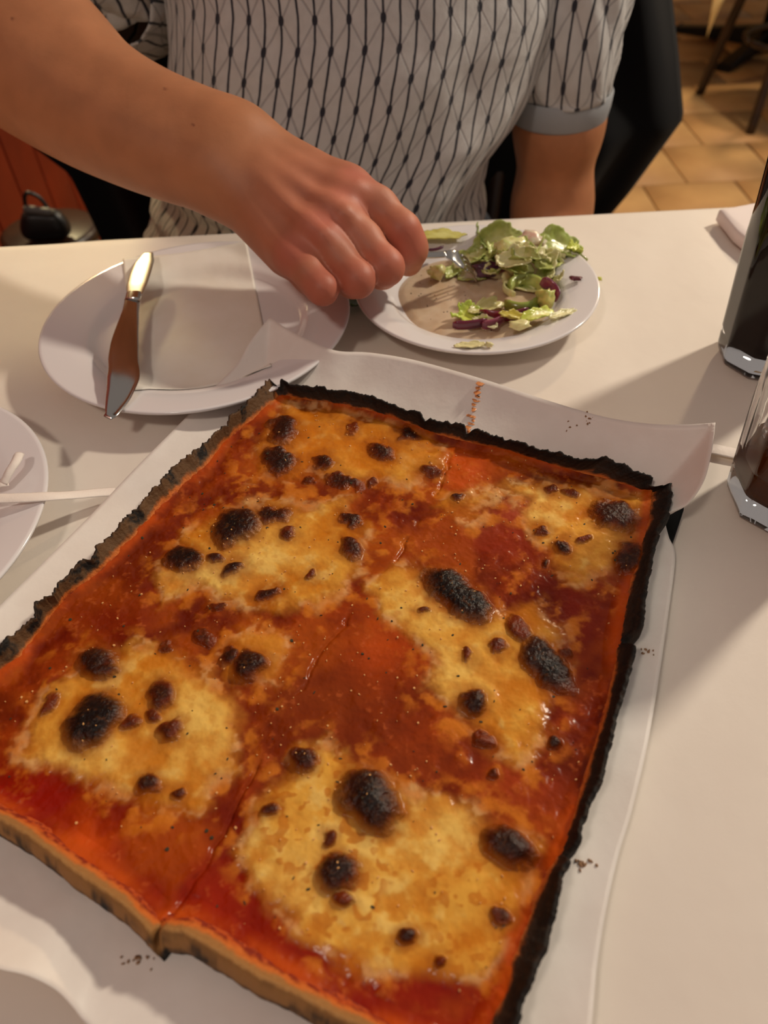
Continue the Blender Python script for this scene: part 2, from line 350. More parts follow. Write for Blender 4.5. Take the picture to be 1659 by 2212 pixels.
left_out = [(-205, 1640), (-100, 1490), (0, 1398), (18, 1380), (42, 1359), (75, 1331), (80, 1315), (84, 1300), (115, 1286), (130, 1262), (157, 1232), (181, 1206), (196, 1205), (208, 1187), (229, 1157), (259, 1136), (276, 1110), (301, 1093), (310, 1074), (350, 1045), (362, 1024), (374, 1009), (430, 968), (480, 926), (512, 894), (545, 861), (565, 839), (583, 817)]
ZR = .024
def ring(sides, z, n):
    out = []
    for L, k in zip(sides, n): out.append(polyl(np.array([pz(x, y, z) for x, y in L]), k+1)[:-1])
    return np.concatenate(out)
NS = (420, 480, 420, 480); sideid = np.repeat(np.arange(4), NS)
Rin = ring((top_in, right_in, bot_in, left_in), ZT, NS); Rout = ring((top_out, right_out, bot_out, left_out), ZR, NS)
# --- topping field on a grid in the pizza's own frame
dxy = .00044
gu = np.arange(-.030, PW+.022, dxy); gv = np.arange(-.004, PH+.012, dxy); U, Vv = np.meshgrid(gu, gv)
GX = O2[0]+U*e1[0]+Vv*e2[0]; GY = O2[1]+U*e1[1]+Vv*e2[1]; shp = GX.shape
IX, IY = toimg(np.stack([GX, GY, np.full(shp, T+ZT)], -1))
wx = IX + 34*(fbm(GX, GY, 70, 21, 4)-.5)*2; wy = IY + 34*(fbm(GX, GY, 70, 31, 4)-.5)*2
def sdpoly(x, y, P):
    P = np.asarray(P, float); d = np.full(x.shape, 1e9); ins = np.zeros(x.shape, bool); n = len(P)
    for i in range(n):
        a, b = P[i], P[(i+1) % n]; e = b-a; px_, py_ = x-a[0], y-a[1]; tt = np.clip((px_*e[0]+py_*e[1])/(e@e), 0, 1)
        d = np.minimum(d, (px_-tt*e[0])**2+(py_-tt*e[1])**2)
        cond = ((a[1] > y) != (b[1] > y)) & (x < (b[0]-a[0])*(y-a[1])/((b[1]-a[1]) if b[1] != a[1] else 1e-9)+a[0]); ins ^= cond
    d = np.sqrt(d); return np.where(ins, -d, d)
cheeses = [
 [(625, 880), (700, 885), (800, 905), (900, 930), (975, 960), (960, 1020), (880, 1045), (780, 1045), (680, 1035), (600, 1025), (540, 1035), (560, 970), (590, 915)],
 [(340, 1240), (380, 1180), (415, 1140), (480, 1105), (560, 1090), (660, 1085), (770, 1100), (800, 1180), (790, 1240), (740, 1285), (680, 1315), (600, 1310), (520, 1315), (470, 1300), (420, 1270), (350, 1300)],
 [(1060, 1060), (1130, 1035), (1250, 1048), (1395, 1075), (1378, 1150), (1345, 1230), (1310, 1265), (1220, 1245), (1165, 1180), (1120, 1105)],
 [(945, 1085), (990, 1060), (1060, 1065), (1060, 1095), (1010, 1125), (965, 1115)],
 [(800, 1285), (850, 1220), (910, 1215), (970, 1280), (1060, 1330), (1130, 1295), (1205, 1330), (1240, 1390), (1215, 1425), (1150, 1420), (1195, 1510), (1190, 1590), (1140, 1650), (1060, 1610), (1000, 1560), (915, 1500), (930, 1430), (880, 1350)],
 [(50, 1590), (90, 1500), (150, 1440), (250, 1400), (350, 1395), (430, 1445), (500, 1490), (515, 1570), (500, 1660), (450, 1725), (370, 1765), (300, 1745), (230, 1690), (120, 1665), (45, 1640)],
 [(505, 1830), (555, 1745), (620, 1680), (645, 1600), (700, 1585), (770, 1640), (880, 1715), (950, 1705), (1030, 1745), (1080, 1790), (1170, 1840), (1130, 1950), (1095, 2050), (1060, 2120), (900, 2125), (750, 2085), (640, 2020), (590, 1960), (540, 1900)],
 [(505, 1385), (560, 1350), (610, 1395), (600, 1450), (570, 1490), (500, 1480), (470, 1430)]]
n1_ = fbm(GX, GY, 120, 171, 4)
csd = [sdpoly(wx, wy, P) for P in cheeses]
cid = np.argmin(np.array(csd), 0); cs = np.min(np.array(csd), 0)
cheese = 1-sstep(-34, 22, cs+30*(n1_-.5))
# blisters: x, y, half-axes, rotation (deg), char 0..1
BL = [(612, 938, 30, 33, 0, .55), (604, 998, 36, 22, 8, .65), (698, 999, 22, 16, 0, .5), (825, 978, 28, 20, 15, .5), (883, 943, 26, 11, 5, .6), (760, 930, 16, 10, 0, .2), (745, 1046, 46, 14, 10, .45), (665, 1040, 14, 10, 0, .35), (930, 1018, 22, 14, 10, .3), (808, 1044, 14, 8, 0, .25), (757, 1122, 24, 14, 20, .6), (625, 1152, 20, 15, -10, .35), (760, 1187, 32, 21, 35, .45), (510, 1142, 52, 36, -25, .75), (585, 1115, 38, 20, 0, .6), (400, 1210, 42, 27, 0, .75), (467, 1212, 19, 14, -20, .5), (508, 1230, 25, 16, -20, .6), (578, 1283, 29, 14, -15, .5), (672, 1248, 12, 12, 0, .25), (475, 1308, 18, 9, 0, .3), (542, 1443, 34, 32, 0, .6), (503, 1418, 22, 18, 20, .5), (445, 1375, 24, 18, 0, .3), (362, 1397, 14, 11, 0, .3),
 (213, 1437, 46, 36, 0, .6), (205, 1562, 72, 43, -38, .9), (348, 1503, 26, 32, 20, .45), (375, 1578, 28, 24, -20, .35), (285, 1565, 24, 16, -20, .35), (325, 1695, 25, 22, 0, .5), (385, 1715, 17, 13, 0, .35), (108, 1525, 14, 34, 25, .2), (335, 1545, 18, 14, 0, .3),
 (800, 1735, 80, 56, 48, .72), (655, 1645, 26, 27, 0, .5), (585, 1750, 21, 14, -25, .45), (735, 1888, 50, 38, -10, .65), (715, 1818, 14, 22, 0, .35), (1100, 1830, 66, 40, 32, .6), (878, 2025, 20, 23, 30, .55), (945, 2080, 13, 15, 0, .2), (1080, 1985, 24, 16, 20, .35), (748, 1940, 22, 18, 0, .15),
 (985, 1285, 92, 36, 36, 1.0), (1185, 1440, 82, 36, 46, .8), (1022, 1520, 32, 29, 0, .6), (1078, 1400, 19, 14, 20, .35), (1015, 1420, 10, 13, 0, .25), (1222, 1405, 15, 11, 30, .35), (920, 1317, 12, 9, 0, .2), (1200, 1605, 16, 14, 0, .55), (1050, 1600, 20, 17, 0, .2), (1065, 1670, 12, 12, 0, .3), (1120, 1360, 34, 22, 45, .2),
 (1325, 1120, 58, 36, 14, .55), (1355, 1215, 28, 36, 15, .55), (1218, 1183, 18, 14, 15, .6), (1190, 1055, 17, 12, 0, .35), (1232, 1065, 20, 10, 15, .25), (1170, 1150, 11, 8, 15, .35), (1177, 1216, 9, 8, 0, .5), (992, 1078, 14, 11, 0, .5), (1265, 1173, 16, 12, -20, .12), (1040, 1590, 10, 10, 0, .1)]
bl = np.zeros(shp); char = np.zeros(shp); bid = np.full(shp, -1); dome = np.zeros(shp)
wbx = IX + 15*(fbm(GX, GY, 110, 41, 4)-.5)*2; wby = IY + 15*(fbm(GX, GY, 110, 51, 4)-.5)*2
for k, (x, y, a, b, r, ch) in enumerate(BL):
    r = math.radians(r); dx_ = wbx-x; dy_ = wby-y
    m = (abs(dx_) < 2.2*max(a, b)) & (abs(dy_) < 2.2*max(a, b))
    uu = (dx_[m]*math.cos(r)+dy_[m]*math.sin(r))/a; vv = (-dx_[m]*math.sin(r)+dy_[m]*math.cos(r))/b; q = np.sqrt(uu*uu+vv*vv)
    w = 1-sstep(.66, 1.3, q); bl[m] = np.maximum(bl[m], w)
    c_ = ch*(1-sstep(.15, 1.25, q)*.75); char[m] = np.maximum(char[m], c_*(w > 0))
    dome[m] = np.maximum(dome[m], np.clip(1.15-q*q, 0, 1.15)**.8*min(a, b)/42.)
    bb = bid[m]; bb[q < 1.04] = k; bid[m] = bb
halo = np.zeros(shp)
for k, (x, y, a, b, r, ch) in enumerate(BL):
    r = math.radians(r); dx_ = wbx-x; dy_ = wby-y; m = (abs(dx_) < 3*max(a, b)) & (abs(dy_) < 3*max(a, b))
    uu = (dx_[m]*math.cos(r)+dy_[m]*math.sin(r))/(a+14); vv = (-dx_[m]*math.sin(r)+dy_[m]*math.cos(r))/(b+14)
    halo[m] = np.maximum(halo[m], (1-sstep(.7, 1.3, np.sqrt(uu*uu+vv*vv)))*(.25+.6*ch))
# cuts
cutL = np.array([(340, 2030), (395, 1940), (450, 1855), (520, 1720), (600, 1560), (700, 1400), (790, 1285), (850, 1210), (930, 1090), (975, 985), (1010, 930)], float)
def sdline(x, y, P):
    d = np.full(x.shape, 1e9)
    for i in range(len(P)-1):
        a, b = P[i], P[i+1]; e = b-a; tt = np.clip(((x-a[0])*e[0]+(y-a[1])*e[1])/(e@e), 0, 1); d = np.minimum(d, (x-a[0]-tt*e[0])**2+(y-a[1]-tt*e[1])**2)
    return np.sqrt(d)
cut = np.exp(-(sdline(wx*.4+IX*.6, wy*.4+IY*.6, cutL)/5)**2)*sstep(.35, .6, fbm(GX, GY, 60, 191, 2)+.08)
v_r = [(pz(1375, 1372, .02)[:2]-O2)@e2, (pz(1235, 1840, .02)[:2]-O2)@e2]
u_c = [(pz(340, 2030, .02)[:2]-O2)@e1, (pz(1010, 930, .02)[:2]-O2)@e1]
# edge distance from the crust
din = np.full(shp, 1e9)
Ri = Rin[::4]
rp = np.stack([(Ri[:, :2]-O2)@e1, (Ri[:, :2]-O2)@e2], 1)
sd_in = sdpoly(U, Vv, rp)
n1 = fbm(GX, GY, 45, 61, 5); n2 = fbm(GX, GY, 140, 71, 4); n3 = fbm(GX, GY, 420, 81, 3); n4 = fbm(GX, GY, 900, 91, 2); n5 = fbm(GX, GY, 22, 101, 4)
def cmix(a, b, w): return a + (b-a)*w[..., None]
def C3(r, g, b): return lin((r, g, b))
sauce = cmix(np.broadcast_to(C3(104, 27, 5), shp+(3,)), C3(156, 60, 12), sstep(.3, .72, n1*.55+n2*.45))
sauce = cmix(sauce, C3(98, 30, 6), sstep(.52, .72, n5)*.7)
oil = sstep(.50, .70, fbm(GX, GY, 30, 111, 4)); sauce = cmix(sauce, C3(176, 80, 16), oil*.7)
for (bx0, by0, rx0, ry0, cc0, w0) in ((190, 1810, 48, 60, (226, 92, 24), .9), (1005, 1003, 55, 45, (206, 84, 22), .85), (850, 1400, 95, 85, (186, 72, 16), .8), (1100, 1125, 80, 30, (176, 74, 44), .7), (1075, 1170, 120, 40, (150, 48, 18), .7), (700, 1500, 150, 80, (140, 58, 14), .7), (900, 1640, 150, 60, (140, 56, 16), .7), (240, 1330, 120, 60, (112, 20, 6), .8), (60, 1720, 150, 60, (150, 18, 6), .8), (470, 1950, 60, 70, (176, 50, 12), .7), (1250, 1330, 60, 110, (130, 34, 14), .8), (1130, 1700, 90, 50, (160, 58, 22), .6), (600, 1070, 160, 30, (120, 40, 8), .6)):
    sauce = cmix(sauce, C3(*cc0), w0*np.exp(-((wx-bx0)/rx0)**2-((wy-by0)/ry0)**2))
front = sstep(1500, 1900, IY-.25*IX)                  # redder, barely covered sauce along the front and front-left border of this pie
sauce = cmix(sauce, C3(142, 22, 6), front*.7*(1-oil*.6))
pulp = sstep(.60, .74, n3)*sstep(.45, .6, n2); sauce = cmix(sauce, C3(205, 105, 50), pulp*.3)
ch_y = cmix(np.broadcast_to(C3(204, 128, 34), shp+(3,)), C3(230, 176, 78), sstep(.36, .62, n1*.5+n2*.3+n5*.2))
ch_y = cmix(ch_y, C3(240, 208, 128), sstep(.56, .72, n2*.6+n5*.4)*.8)
tone = np.array([.55, .15, .2, 0, .1, .2, 0, .5])[cid]; ch_y = cmix(ch_y, C3(206, 120, 30), tone*(.4+.9*sstep(.35, .65, n5)))
pale = np.exp(-(((IX-560)/70)**2+((IY-1195)/45)**2)) + np.exp(-(((IX-450)/80)**2+((IY-1260)/40)**2)) + np.exp(-(((IX-680)/150)**2+((IY-1900)/90)**2)) + np.exp(-(((IX-970)/90)**2+((IY-1790)/70)**2)) + np.exp(-(((IX-930)/90)**2+((IY-1310)/60)**2)) + np.exp(-(((IX-1150)/70)**2+((IY-1090)/35)**2)) + np.exp(-(((IX-170)/110)**2+((IY-1645)/35)**2)) + np.exp(-(((IX-960)/90)**2+((IY-1470)/60)**2)) + np.exp(-(((IX-430)/80)**2+((IY-1560)/90)**2))
ch_y = cmix(ch_y, C3(244, 208, 120), np.clip(pale, 0, 1)*(.35+.5*sstep(.35, .65, n2)))
spk = sstep(.585, .66, fbm(GX, GY, 260, 131, 2))*sstep(.4, .55, n1)*np.where(cid == 6, 1., .3); ch_y = cmix(ch_y, C3(196, 118, 34), spk*.7)
ch_y = ch_y*np.array([.94, .86, .70])
col = cmix(sauce, ch_y, cheese)
rimw = np.exp(-(cs/9)**2)*sstep(.45, .6, n2); col = cmix(col, C3(240, 196, 140), rimw*.35)
veil = sstep(.48, .66, n2*.6+n1_*.4)*(1-sstep(10, 75, cs+40*(n5-.5)))*(1-cheese); col = cmix(col, C3(206, 120, 34), veil*.8)
band = np.exp(-((sd_in+.0006)/.0030)**2); col = cmix(col, C3(190, 76, 18), band*.85*sstep(.3, .6, n1))
col = cmix(col, C3(140, 62, 10), halo*.9)
bcol = cmix(np.broadcast_to(C3(112, 42, 8), shp+(3,)), C3(52, 20, 7), sstep(.1, .5, char+.25*(n3-.5))); bcol = cmix(bcol, C3(20, 11, 8), sstep(.45, .8, char+.35*(n3-.5)))
bcol = cmix(bcol, C3(96, 54, 22), sstep(.55, .75, n4*.6+n3*.4)*.5)
col = cmix(col, bcol, bl)
hz = ZT + (n1-.5)*.0034 + (n2-.5)*.0010*(1-.5*cheese) + (n3-.5)*.00028 + cheese*.0011 + dome*.0042 + bl*.0006 - cut*.0013 + np.clip(sd_in+.006, 0, .02)*.38
hz += (n4-.5)*.0002*bl
zz = T+hz
ok = sd_in < .0022
okf = ok[:-1, :-1] & ok[1:, :-1] & ok[:-1, 1:] & ok[1:, 1:]
def slice_of(u, v):
    uc = u_c[1] + (u_c[0]-u_c[1])*np.clip(v/PH, 0, 1); a = (u > uc).astype(int)
    vv = v + (u-PW/2)*.0; r = (vv > v_r[0]).astype(int) + (vv > v_r[1]).astype(int); return r*2+a
gz_v, gz_u = np.gradient(zz, dxy); PN = np.stack([-(gz_u*e1[0]+gz_v*e2[0]), -(gz_u*e1[1]+gz_v*e2[1]), np.ones(shp)], -1); PN = (PN/np.linalg.norm(PN, axis=-1)[..., None]).reshape(-1, 3)
PV = np.stack([GX, GY, zz], -1).reshape(-1, 3); PC = col.reshape(-1, 3)
fid = gfaces(shp[0], shp[1])[:, ::-1].reshape(shp[0]-1, shp[1]-1, 4)
fslice = slice_of(U[:-1, :-1], Vv[:-1, :-1]); fbid = bid[:-1, :-1]; fch = np.where(cs[:-1, :-1] < -2, cid[:-1, :-1], -1)
M_top = mat('pizza_topping', rough=.22, attr='Col', bump=[(260, .10, .0010), (900, .12, .0004)], Subsurface_Weight=.03, Specular_IOR_Level=.22)
M_top.node_tree.nodes['Principled BSDF'].inputs['Subsurface Radius'].default_value = (.004, .0015, .0006)
M_blister = mat('charred_cheese', rough=.30, attr='Col', bump=[(420, .8, .0014), (1300, .4, .0005)], Specular_IOR_Level=.24)
def sub(mask):
    f = fid[mask]; u, inv = np.unique(f, return_inverse=True); return PV[u], inv.reshape(-1, 4), PC[u], PN[u]
pzc = O2 + e1*PW/2 + e2*PH/2
pizza = empty('pizza', (pzc[0], pzc[1], T+.003), 'rectangular thin-crust pizza with charred edges on white parchment', 'pizza')
for ci in range(len(cheeses)):
    for k in range(6):
        m = (fslice == k) & (fch == ci) & (fbid < 0) & okf
        if m.sum() < 400: fch[m] = -1
slices = []
for k in range(6):
    m = okf & (fslice == k) & (fbid < 0) & (fch < 0); v, f, c_, nn_ = sub(m)
    o = mesh('pizza_slice', v, f, M_top, pizza, col=c_, nrm=nn_); slices.append(o)
for ci in range(len(cheeses)):
    for k in range(6):
        m = okf & (fslice == k) & (fbid < 0) & (fch == ci)
        if m.sum() < 400: continue
        v, f, c_, nn_ = sub(m); o = mesh('melted_mozzarella', v, f, M_top, slices[k], col=c_, nrm=nn_); o['label'] = 'melted yellow mozzarella'
for bi in range(len(BL)):
    m = okf & (fbid == bi)
    if not m.any(): continue
    k = np.bincount(fslice[m]).argmax(); v, f, c_, nn_ = sub(m); o = mesh('charred_blister', v, f, M_blister, slices[k], col=c_, nrm=nn_); o['label'] = 'dark charred cheese blister'
# --- crust
NR = len(Rin); cen = np.array([pzc[0], pzc[1]])
along = np.arange(NR)/NR*1.2
jn = fbm(along*0+3.3, along, 900, 7, 3)-.5; jn2 = fbm(along*0+1.3, along, 260, 17, 3)-.5; jn3 = fbm(along*0+7.7, along, 90, 27, 3)-.5
outd = Rout[:, :2]-Rin[:, :2]; tg = np.roll(Rout, -3, 0)[:, :2]-np.roll(Rout, 3, 0)[:, :2]; tg /= np.linalg.norm(tg, axis=1)[:, None]+1e-9
nrm = np.stack([tg[:, 1], -tg[:, 0]], 1); sg = np.sign(((Rout[:, :2]-cen)*nrm).sum(1)); nrm *= sg[:, None]
ker = np.ones(41)/41
for k in range(2): nrm[:, k] = np.convolve(np.r_[nrm[-20:, k], nrm[:, k], nrm[:20, k]], ker, 'valid')
nrm /= np.linalg.norm(nrm, axis=1)[:, None]
wside = np.array([1.0, .9, .35, 1.25])[sideid]
rim = Rout.copy(); rim[:, :2] += nrm*((jn*.0012+jn2*.0020)*wside)[:, None]; rim[:, 2] += (jn*.0010+jn2*.0026+jn3*.004)*wside
ox, oy = toimg(Rout)
for (nx_, ny_, rr, dp) in ((193, 1215, 10, .6), (1012, 928, 9, .7), (1092, 955, 7, .6), (1376, 1375, 12, .9), (1237, 1838, 14, .6), (340, 2026, 12, .7), (595, 826, 7, .35), (1418, 1045, 9, .3)):
    w = np.exp(-(((ox-nx_)**2+(oy-ny_)**2)/rr**2))*dp
    rim[:, :2] += (Rin[:, :2]-rim[:, :2])*w[:, None]*.85; rim[:, 2] -= w*.010
bo = np.array([-.002, -.002, .0042, -.003])[sideid]
base = rim.copy(); base[:, :2] = Rout[:, :2]+nrm*(bo+.0012*jn2)[:, None]; base[:, 2] = T+.0040
thk = .0022
prof = []; kk = []
inn = Rin.copy(); inn[:, 2] = T+ZT+.0012; inn[:, :2] -= nrm*.0012
for tq in np.linspace(0, 1, 13):
    p = inn+(rim-inn)*tq; p[:, 2] = inn[:, 2]+(rim[:, 2]-inn[:, 2])*(tq**1.35); 
    p += (fbm(along+tq*.06, along*0+tq*.05, 300, 37, 3)-.5)[:, None]*np.array([0, 0, .0016])*math.sin(math.pi*tq)
    prof.append(p); kk.append(tq)
p = rim.copy(); p[:, :2] += nrm*thk*.7; p[:, 2] -= .0006; prof.append(p); kk.append(1.1)
top2 = p.copy()
for tq in (.2, .4, .6, .8, .93, 1.): 
    q = top2+(base-top2)*tq; q[:, :2] += nrm*(.0016*math.sin(math.pi*tq)); q[:, 2] += (fbm(along, along*0+tq, 200, 47, 2)-.5)*.001; prof.append(q); kk.append(1.1+tq)
q = base.copy(); q[:, :2] -= nrm*.012; prof.append(q); kk.append(2.3)
CV = np.stack(prof, 0); kk = np.array(kk); NP_ = len(kk)
KK = kk[:, None]+0*along[None]; na = fbm(along[None]+0*KK, KK*.012, 110, 57, 4); nb = fbm(along[None]+0*KK, KK*.02, 420, 67, 3); SI = sideid[None]+0*KK.astype(int)
cc = np.zeros(KK.shape+(3,))
d0 = np.array([.05, .14, .55, .20])[SI]; kq = KK + (na-.5)*.35 + (nb-.5)*.2
cc[:] = C3(132, 36, 9); cc = cmix(cc, C3(186, 76, 22), sstep(.4, .62, nb)); cc = cmix(cc, C3(204, 108, 40), sstep(d0-.2, d0+.02, kq)); 
brown = np.where((SI == 3)[..., None], C3(98, 68, 40), np.where((SI == 2)[..., None], C3(158, 112, 62), C3(52, 34, 20)))
cc = cmix(cc, brown, sstep(d0+.02, d0+.28, kq))
blk = np.where((SI == 2), sstep(1.5, 1.75, kq), np.where(SI == 3, np.clip(sstep(.88, 1.05, kq)*.9 + sstep(.54, .64, na)*sstep(.35, .6, kq), 0, 1), sstep(.35, .8, kq)))
blk = np.where((SI == 2), np.clip(blk + .8*sstep(1.0, 1.3, KK)*sstep(.42, .54, na), 0, 1), blk)
cc = cmix(cc, C3(24, 19, 15), blk*(1-.55*sstep(.5, .68, nb)))
M_crust = mat('charred_crust', rough=.7, attr='Col', bump=[(500, .5, .0016), (1600, .35, .0006)], Specular_IOR_Level=.3)
cf = gfaces(NP_, NR, True); su = (Rout[:, :2]-O2)@e1; sv = (Rout[:, :2]-O2)@e2; csl = slice_of(su, sv)
CVf = CV.reshape(-1, 3); CCf = cc.reshape(-1, 3); fs_ = csl[cf[:, 0] % NR]
for k in range(6):
    f = cf[fs_ == k]; 
    if len(f) == 0: continue
    u, inv = np.unique(f, return_inverse=True)
    o = mesh('crust', CVf[u], inv.reshape(-1, 4), M_crust, slices[k], col=CCf[u]); o['label'] = 'jagged burnt crust edge'
# --- herbs and grated cheese, too fine to count
def zt(u, v):
    i = np.clip(((v-gv[0])/dxy).astype(int), 0, shp[0]-1); j = np.clip(((u-gu[0])/dxy).astype(int), 0, shp[1]-1); return zz[i, j], sd_in[i, j], n5[i, j]
def scatter(name, n, r0, r1, hh, m, seed, dens=None):
    rs = np.random.RandomState(seed); ps = []
    while len(ps) < n:
        u = rs.uniform(0, PW); v = rs.uniform(0, PH); z, sd_, nn = zt(np.array([u]), np.array([v]))
        if sd_[0] > -.003 or (dens and rs.rand() > dens(nn[0])): continue
        x, y = O2+e1*u+e2*v; ps.append(flake((x, y, z[0]-.0002), rs.uniform(r0, r1), hh, 6, rs.randint(1e6)))
    o = mesh(name, *join(ps), m, pizza, smooth=False); o['kind'] = 'stuff'; return o
scatter('oregano_flakes', 170, .0004, .0013, .0005, mat('oregano', (52, 46, 22), .7), 5)
scatter('grated_parmesan', 420, .0003, .0009, .0007, mat('parmesan', (232, 176, 110), .5), 6, lambda q: sstep(.4, .65, q))

# ================================================================== plates
M_china = mat('white_china', (232, 226, 226), .16, Coat_Weight=.4)
def plate(c, R, label, group=None, zr=.020):
    k = R/.12
    prof = [(0, .0022), (.055, .0022), (.062, 0), (.066, 0), (.068, .0025), (.080, .0062), (.100, .0120), (.1175, .0168), (.1195, .0178), (.1200, .0192), (.1192, .0200), (.1170, .0197), (.1000, .0166), (.0885, .0140), (.0845, .0118), (.0815, .0088), (.0780, .0070), (.0740, .0063), (.0700, .0060), (.03, .0057), (0, .0057)]
    V, Fc = revolve([(r*k, z) for r, z in prof], (c[0], c[1], T+.0004), 128)
    return tag(mesh('dinner_plate', V, Fc, M_china, origin=(c[0], c[1], T)), label, 'plate', group)
PL = (-.1365, .507); SL = (.0828, .5346); P3 = (-.324, .302)
plate(PL, .1184, 'round white plate holding a paper napkin and a table knife')
plate(SL, .0970, 'round white plate holding leftover salad and dressing')
plate(P3, .1237, 'round white plate holding torn straw wrapper pieces')
KS = .0970/.12
# napkin on the plate
def sheet(corners, n, zfun, amp, sc, seed):
    a, b, c, d = [np.asarray(p, float) for p in corners]; s_ = np.linspace(0, 1, n)[None, :, None]; t_ = np.linspace(0, 1, n)[:, None, None]
    G = (a*(1-s_)+b*s_)*(1-t_)+(d*(1-s_)+c*s_)*t_
    G[..., 2] = zfun(G[..., 0], G[..., 1]) + (fbm(G[..., 0], G[..., 1], sc, seed, 3)-.3)*amp; return G.reshape(-1, 3), gfaces(n, n)
def platez(x, y, c=PL, R=.1184):
    k = R/.12; r = np.hypot(x-c[0], y-c[1])/k; return T+.0004+np.interp(r, [0, .070, .078, .0845, .0885, .117, .13], [.0060, .0062, .0072, .0120, .0143, .0200, .0206])
M_napkin = mat('tissue', (240, 234, 224), .7, var=(25, (234, 226, 212)), bump=[(60, .25, .002)])
o = mesh('paper_napkin', *sheet([pz(266, 562, .02), pz(533, 524, .02), pz(588, 800, .012), pz(285, 850, .014)], 50, lambda x, y: np.maximum(platez(x, y), T+.0066)+.0005, .0009, 40, 9), M_napkin)
tag(o, 'thin white paper napkin lying flat on the plate under the knife', 'napkin'); solid(o, .0004)
# knife
M_steel = mat('polished_steel', (200, 196, 190), .12, Metallic=1.0)
kn = empty('table_knife', pz(270, 760, .02), 'steel table knife resting across the rim of the napkin plate', 'knife')
def strip3(ctr, wid, zs, up, th, m, name, parent, nsec=10, edge_=None):
    """a lens-section bar: centre line, half widths, thickness"""
    ctr = spline(ctr, 40); wid = np.interp(np.linspace(0, 1, 40), np.linspace(0, 1, len(wid)), wid); th = np.interp(np.linspace(0, 1, 40), np.linspace(0, 1, len(th)), th)
    tg_ = np.gradient(ctr, axis=0); tg_ /= np.linalg.norm(tg_, axis=1)[:, None]; sd = np.cross(tg_, up); sd /= np.linalg.norm(sd, axis=1)[:, None]; nn = np.cross(sd, tg_)
    a = np.linspace(0, 2*np.pi, 2*nsec, endpoint=False); cs_ = np.sign(np.cos(a))*np.abs(np.cos(a))**.7; sn = np.sin(a)
    V = ctr[:, None]+sd[:, None]*(cs_[None, :, None]*wid[:, None, None])+nn[:, None]*(sn[None, :, None]*th[:, None, None])
    Fc = gfaces(40, 2*nsec, True).tolist(); Fc += [list(range(2*nsec))[::-1], list(range(39*2*nsec, 40*2*nsec))]
    return mesh(name, V.reshape(-1, 3), Fc, m, parent)
up = np.array([0, 0, 1.])
kz = lambda x, y: pz(x, y, .0235)
strip3([kz(288, 640), kz(281, 680), kz(272, 725), kz(267, 770), kz(268, 805), kz(258, 850), kz(240, 895), kz(232, 903)], [.0058, .0062, .0080, .0098, .0105, .0108, .0080, .0030], 0, np.array([.25, -.1, 1]), [.0016, .0014, .0012, .0011, .001, .001, .0009, .0006], M_steel, 'blade', kn)
HV = (lambda p: (lambda a, b: a/np.linalg.norm(a)+b/np.linalg.norm(b))(CAM-p, np.array([-.74, 1.92, 1.29])-p))(pz(305, 590, .025))
strip3([pz(291, 640, .0238), pz(296, 615, .0245), pz(305, 585, .0252), pz(316, 556, .0258), pz(320, 547, .0260)], [.0062, .0088, .0094, .0088, .0045], 0, HV, [.0010, .0013, .0013, .0012, .0008], mat('brushed_steel', (214, 208, 196), .34, Metallic=1.0), 'handle', kn)
strip3([kz(286, 650), kz(290, 636)], [.0064, .0066], 0, up, [.0034, .0034], M_steel, 'bolster', kn)

# ================================================================== straw wrappers
M_wrap = mat('straw_paper', (244, 232, 222), .6, bump=[(900, .25, .0005)])
def ribbon(P, w, name, label, group=None, n=60, fold_=.0008, seed=0, mm=None, side=None):
    c = spline(P, n); tg_ = np.gradient(c, axis=0); tg_ /= np.linalg.norm(tg_, axis=1)[:, None]
    sd = np.cross(tg_, side if side is not None else up); sd /= np.linalg.norm(sd, axis=1)[:, None]; nn = np.cross(sd, tg_)
    q = np.linspace(-1, 1, 9); rs = np.random.RandomState(seed); V = []
    for k, x in enumerate(q):
        V.append(c + sd*(x*w/2) + nn*(fold_*(1-x*x) + (rs.rand(n)[:, None]-.5)*.0002))
    V = np.stack(V, 1).reshape(-1, 3); o = mesh(name, V, gfaces(n, 9), mm or M_wrap); solid(o, .0003); return tag(o, label, 'wrapper', group)
ribbon([pz(-60, 1079, .0225), pz(0, 1077, .0228), pz(60, 1075, .0226), pz(110, 1072, .0205), pz(160, 1069, .0150), pz(215, 1064, .0095), pz(250, 1062, .0065)], .0078, 'straw_wrapper', 'long flattened white straw wrapper reaching from a plate to the parchment')
ribbon([pz(8, 1044, .022), pz(20, 1020, .026), pz(34, 998, .028), pz(41, 982, .027)], .0065, 'straw_wrapper', 'short upright curl of white straw wrapper on the plate', n=24, fold_=.0018, seed=3)
ribbon([pz(-30, 1052, .020), pz(-8, 1050, .021), pz(6, 1045, .022), pz(16, 1044, .021)], .006, 'straw_wrapper', 'small flat torn end of white straw wrapper on the plate', n=20, fold_=.0014, seed=4)
ribbon([pz(1480, 962, .0016), pz(1540, 970, .0018), pz(1580, 978, .0018), pz(1640, 990, .0016), pz(1690, 1000, .0016)], .0100, 'straw_wrapper', 'flattened white straw wrapper lying beside the emptier glass', seed=5)
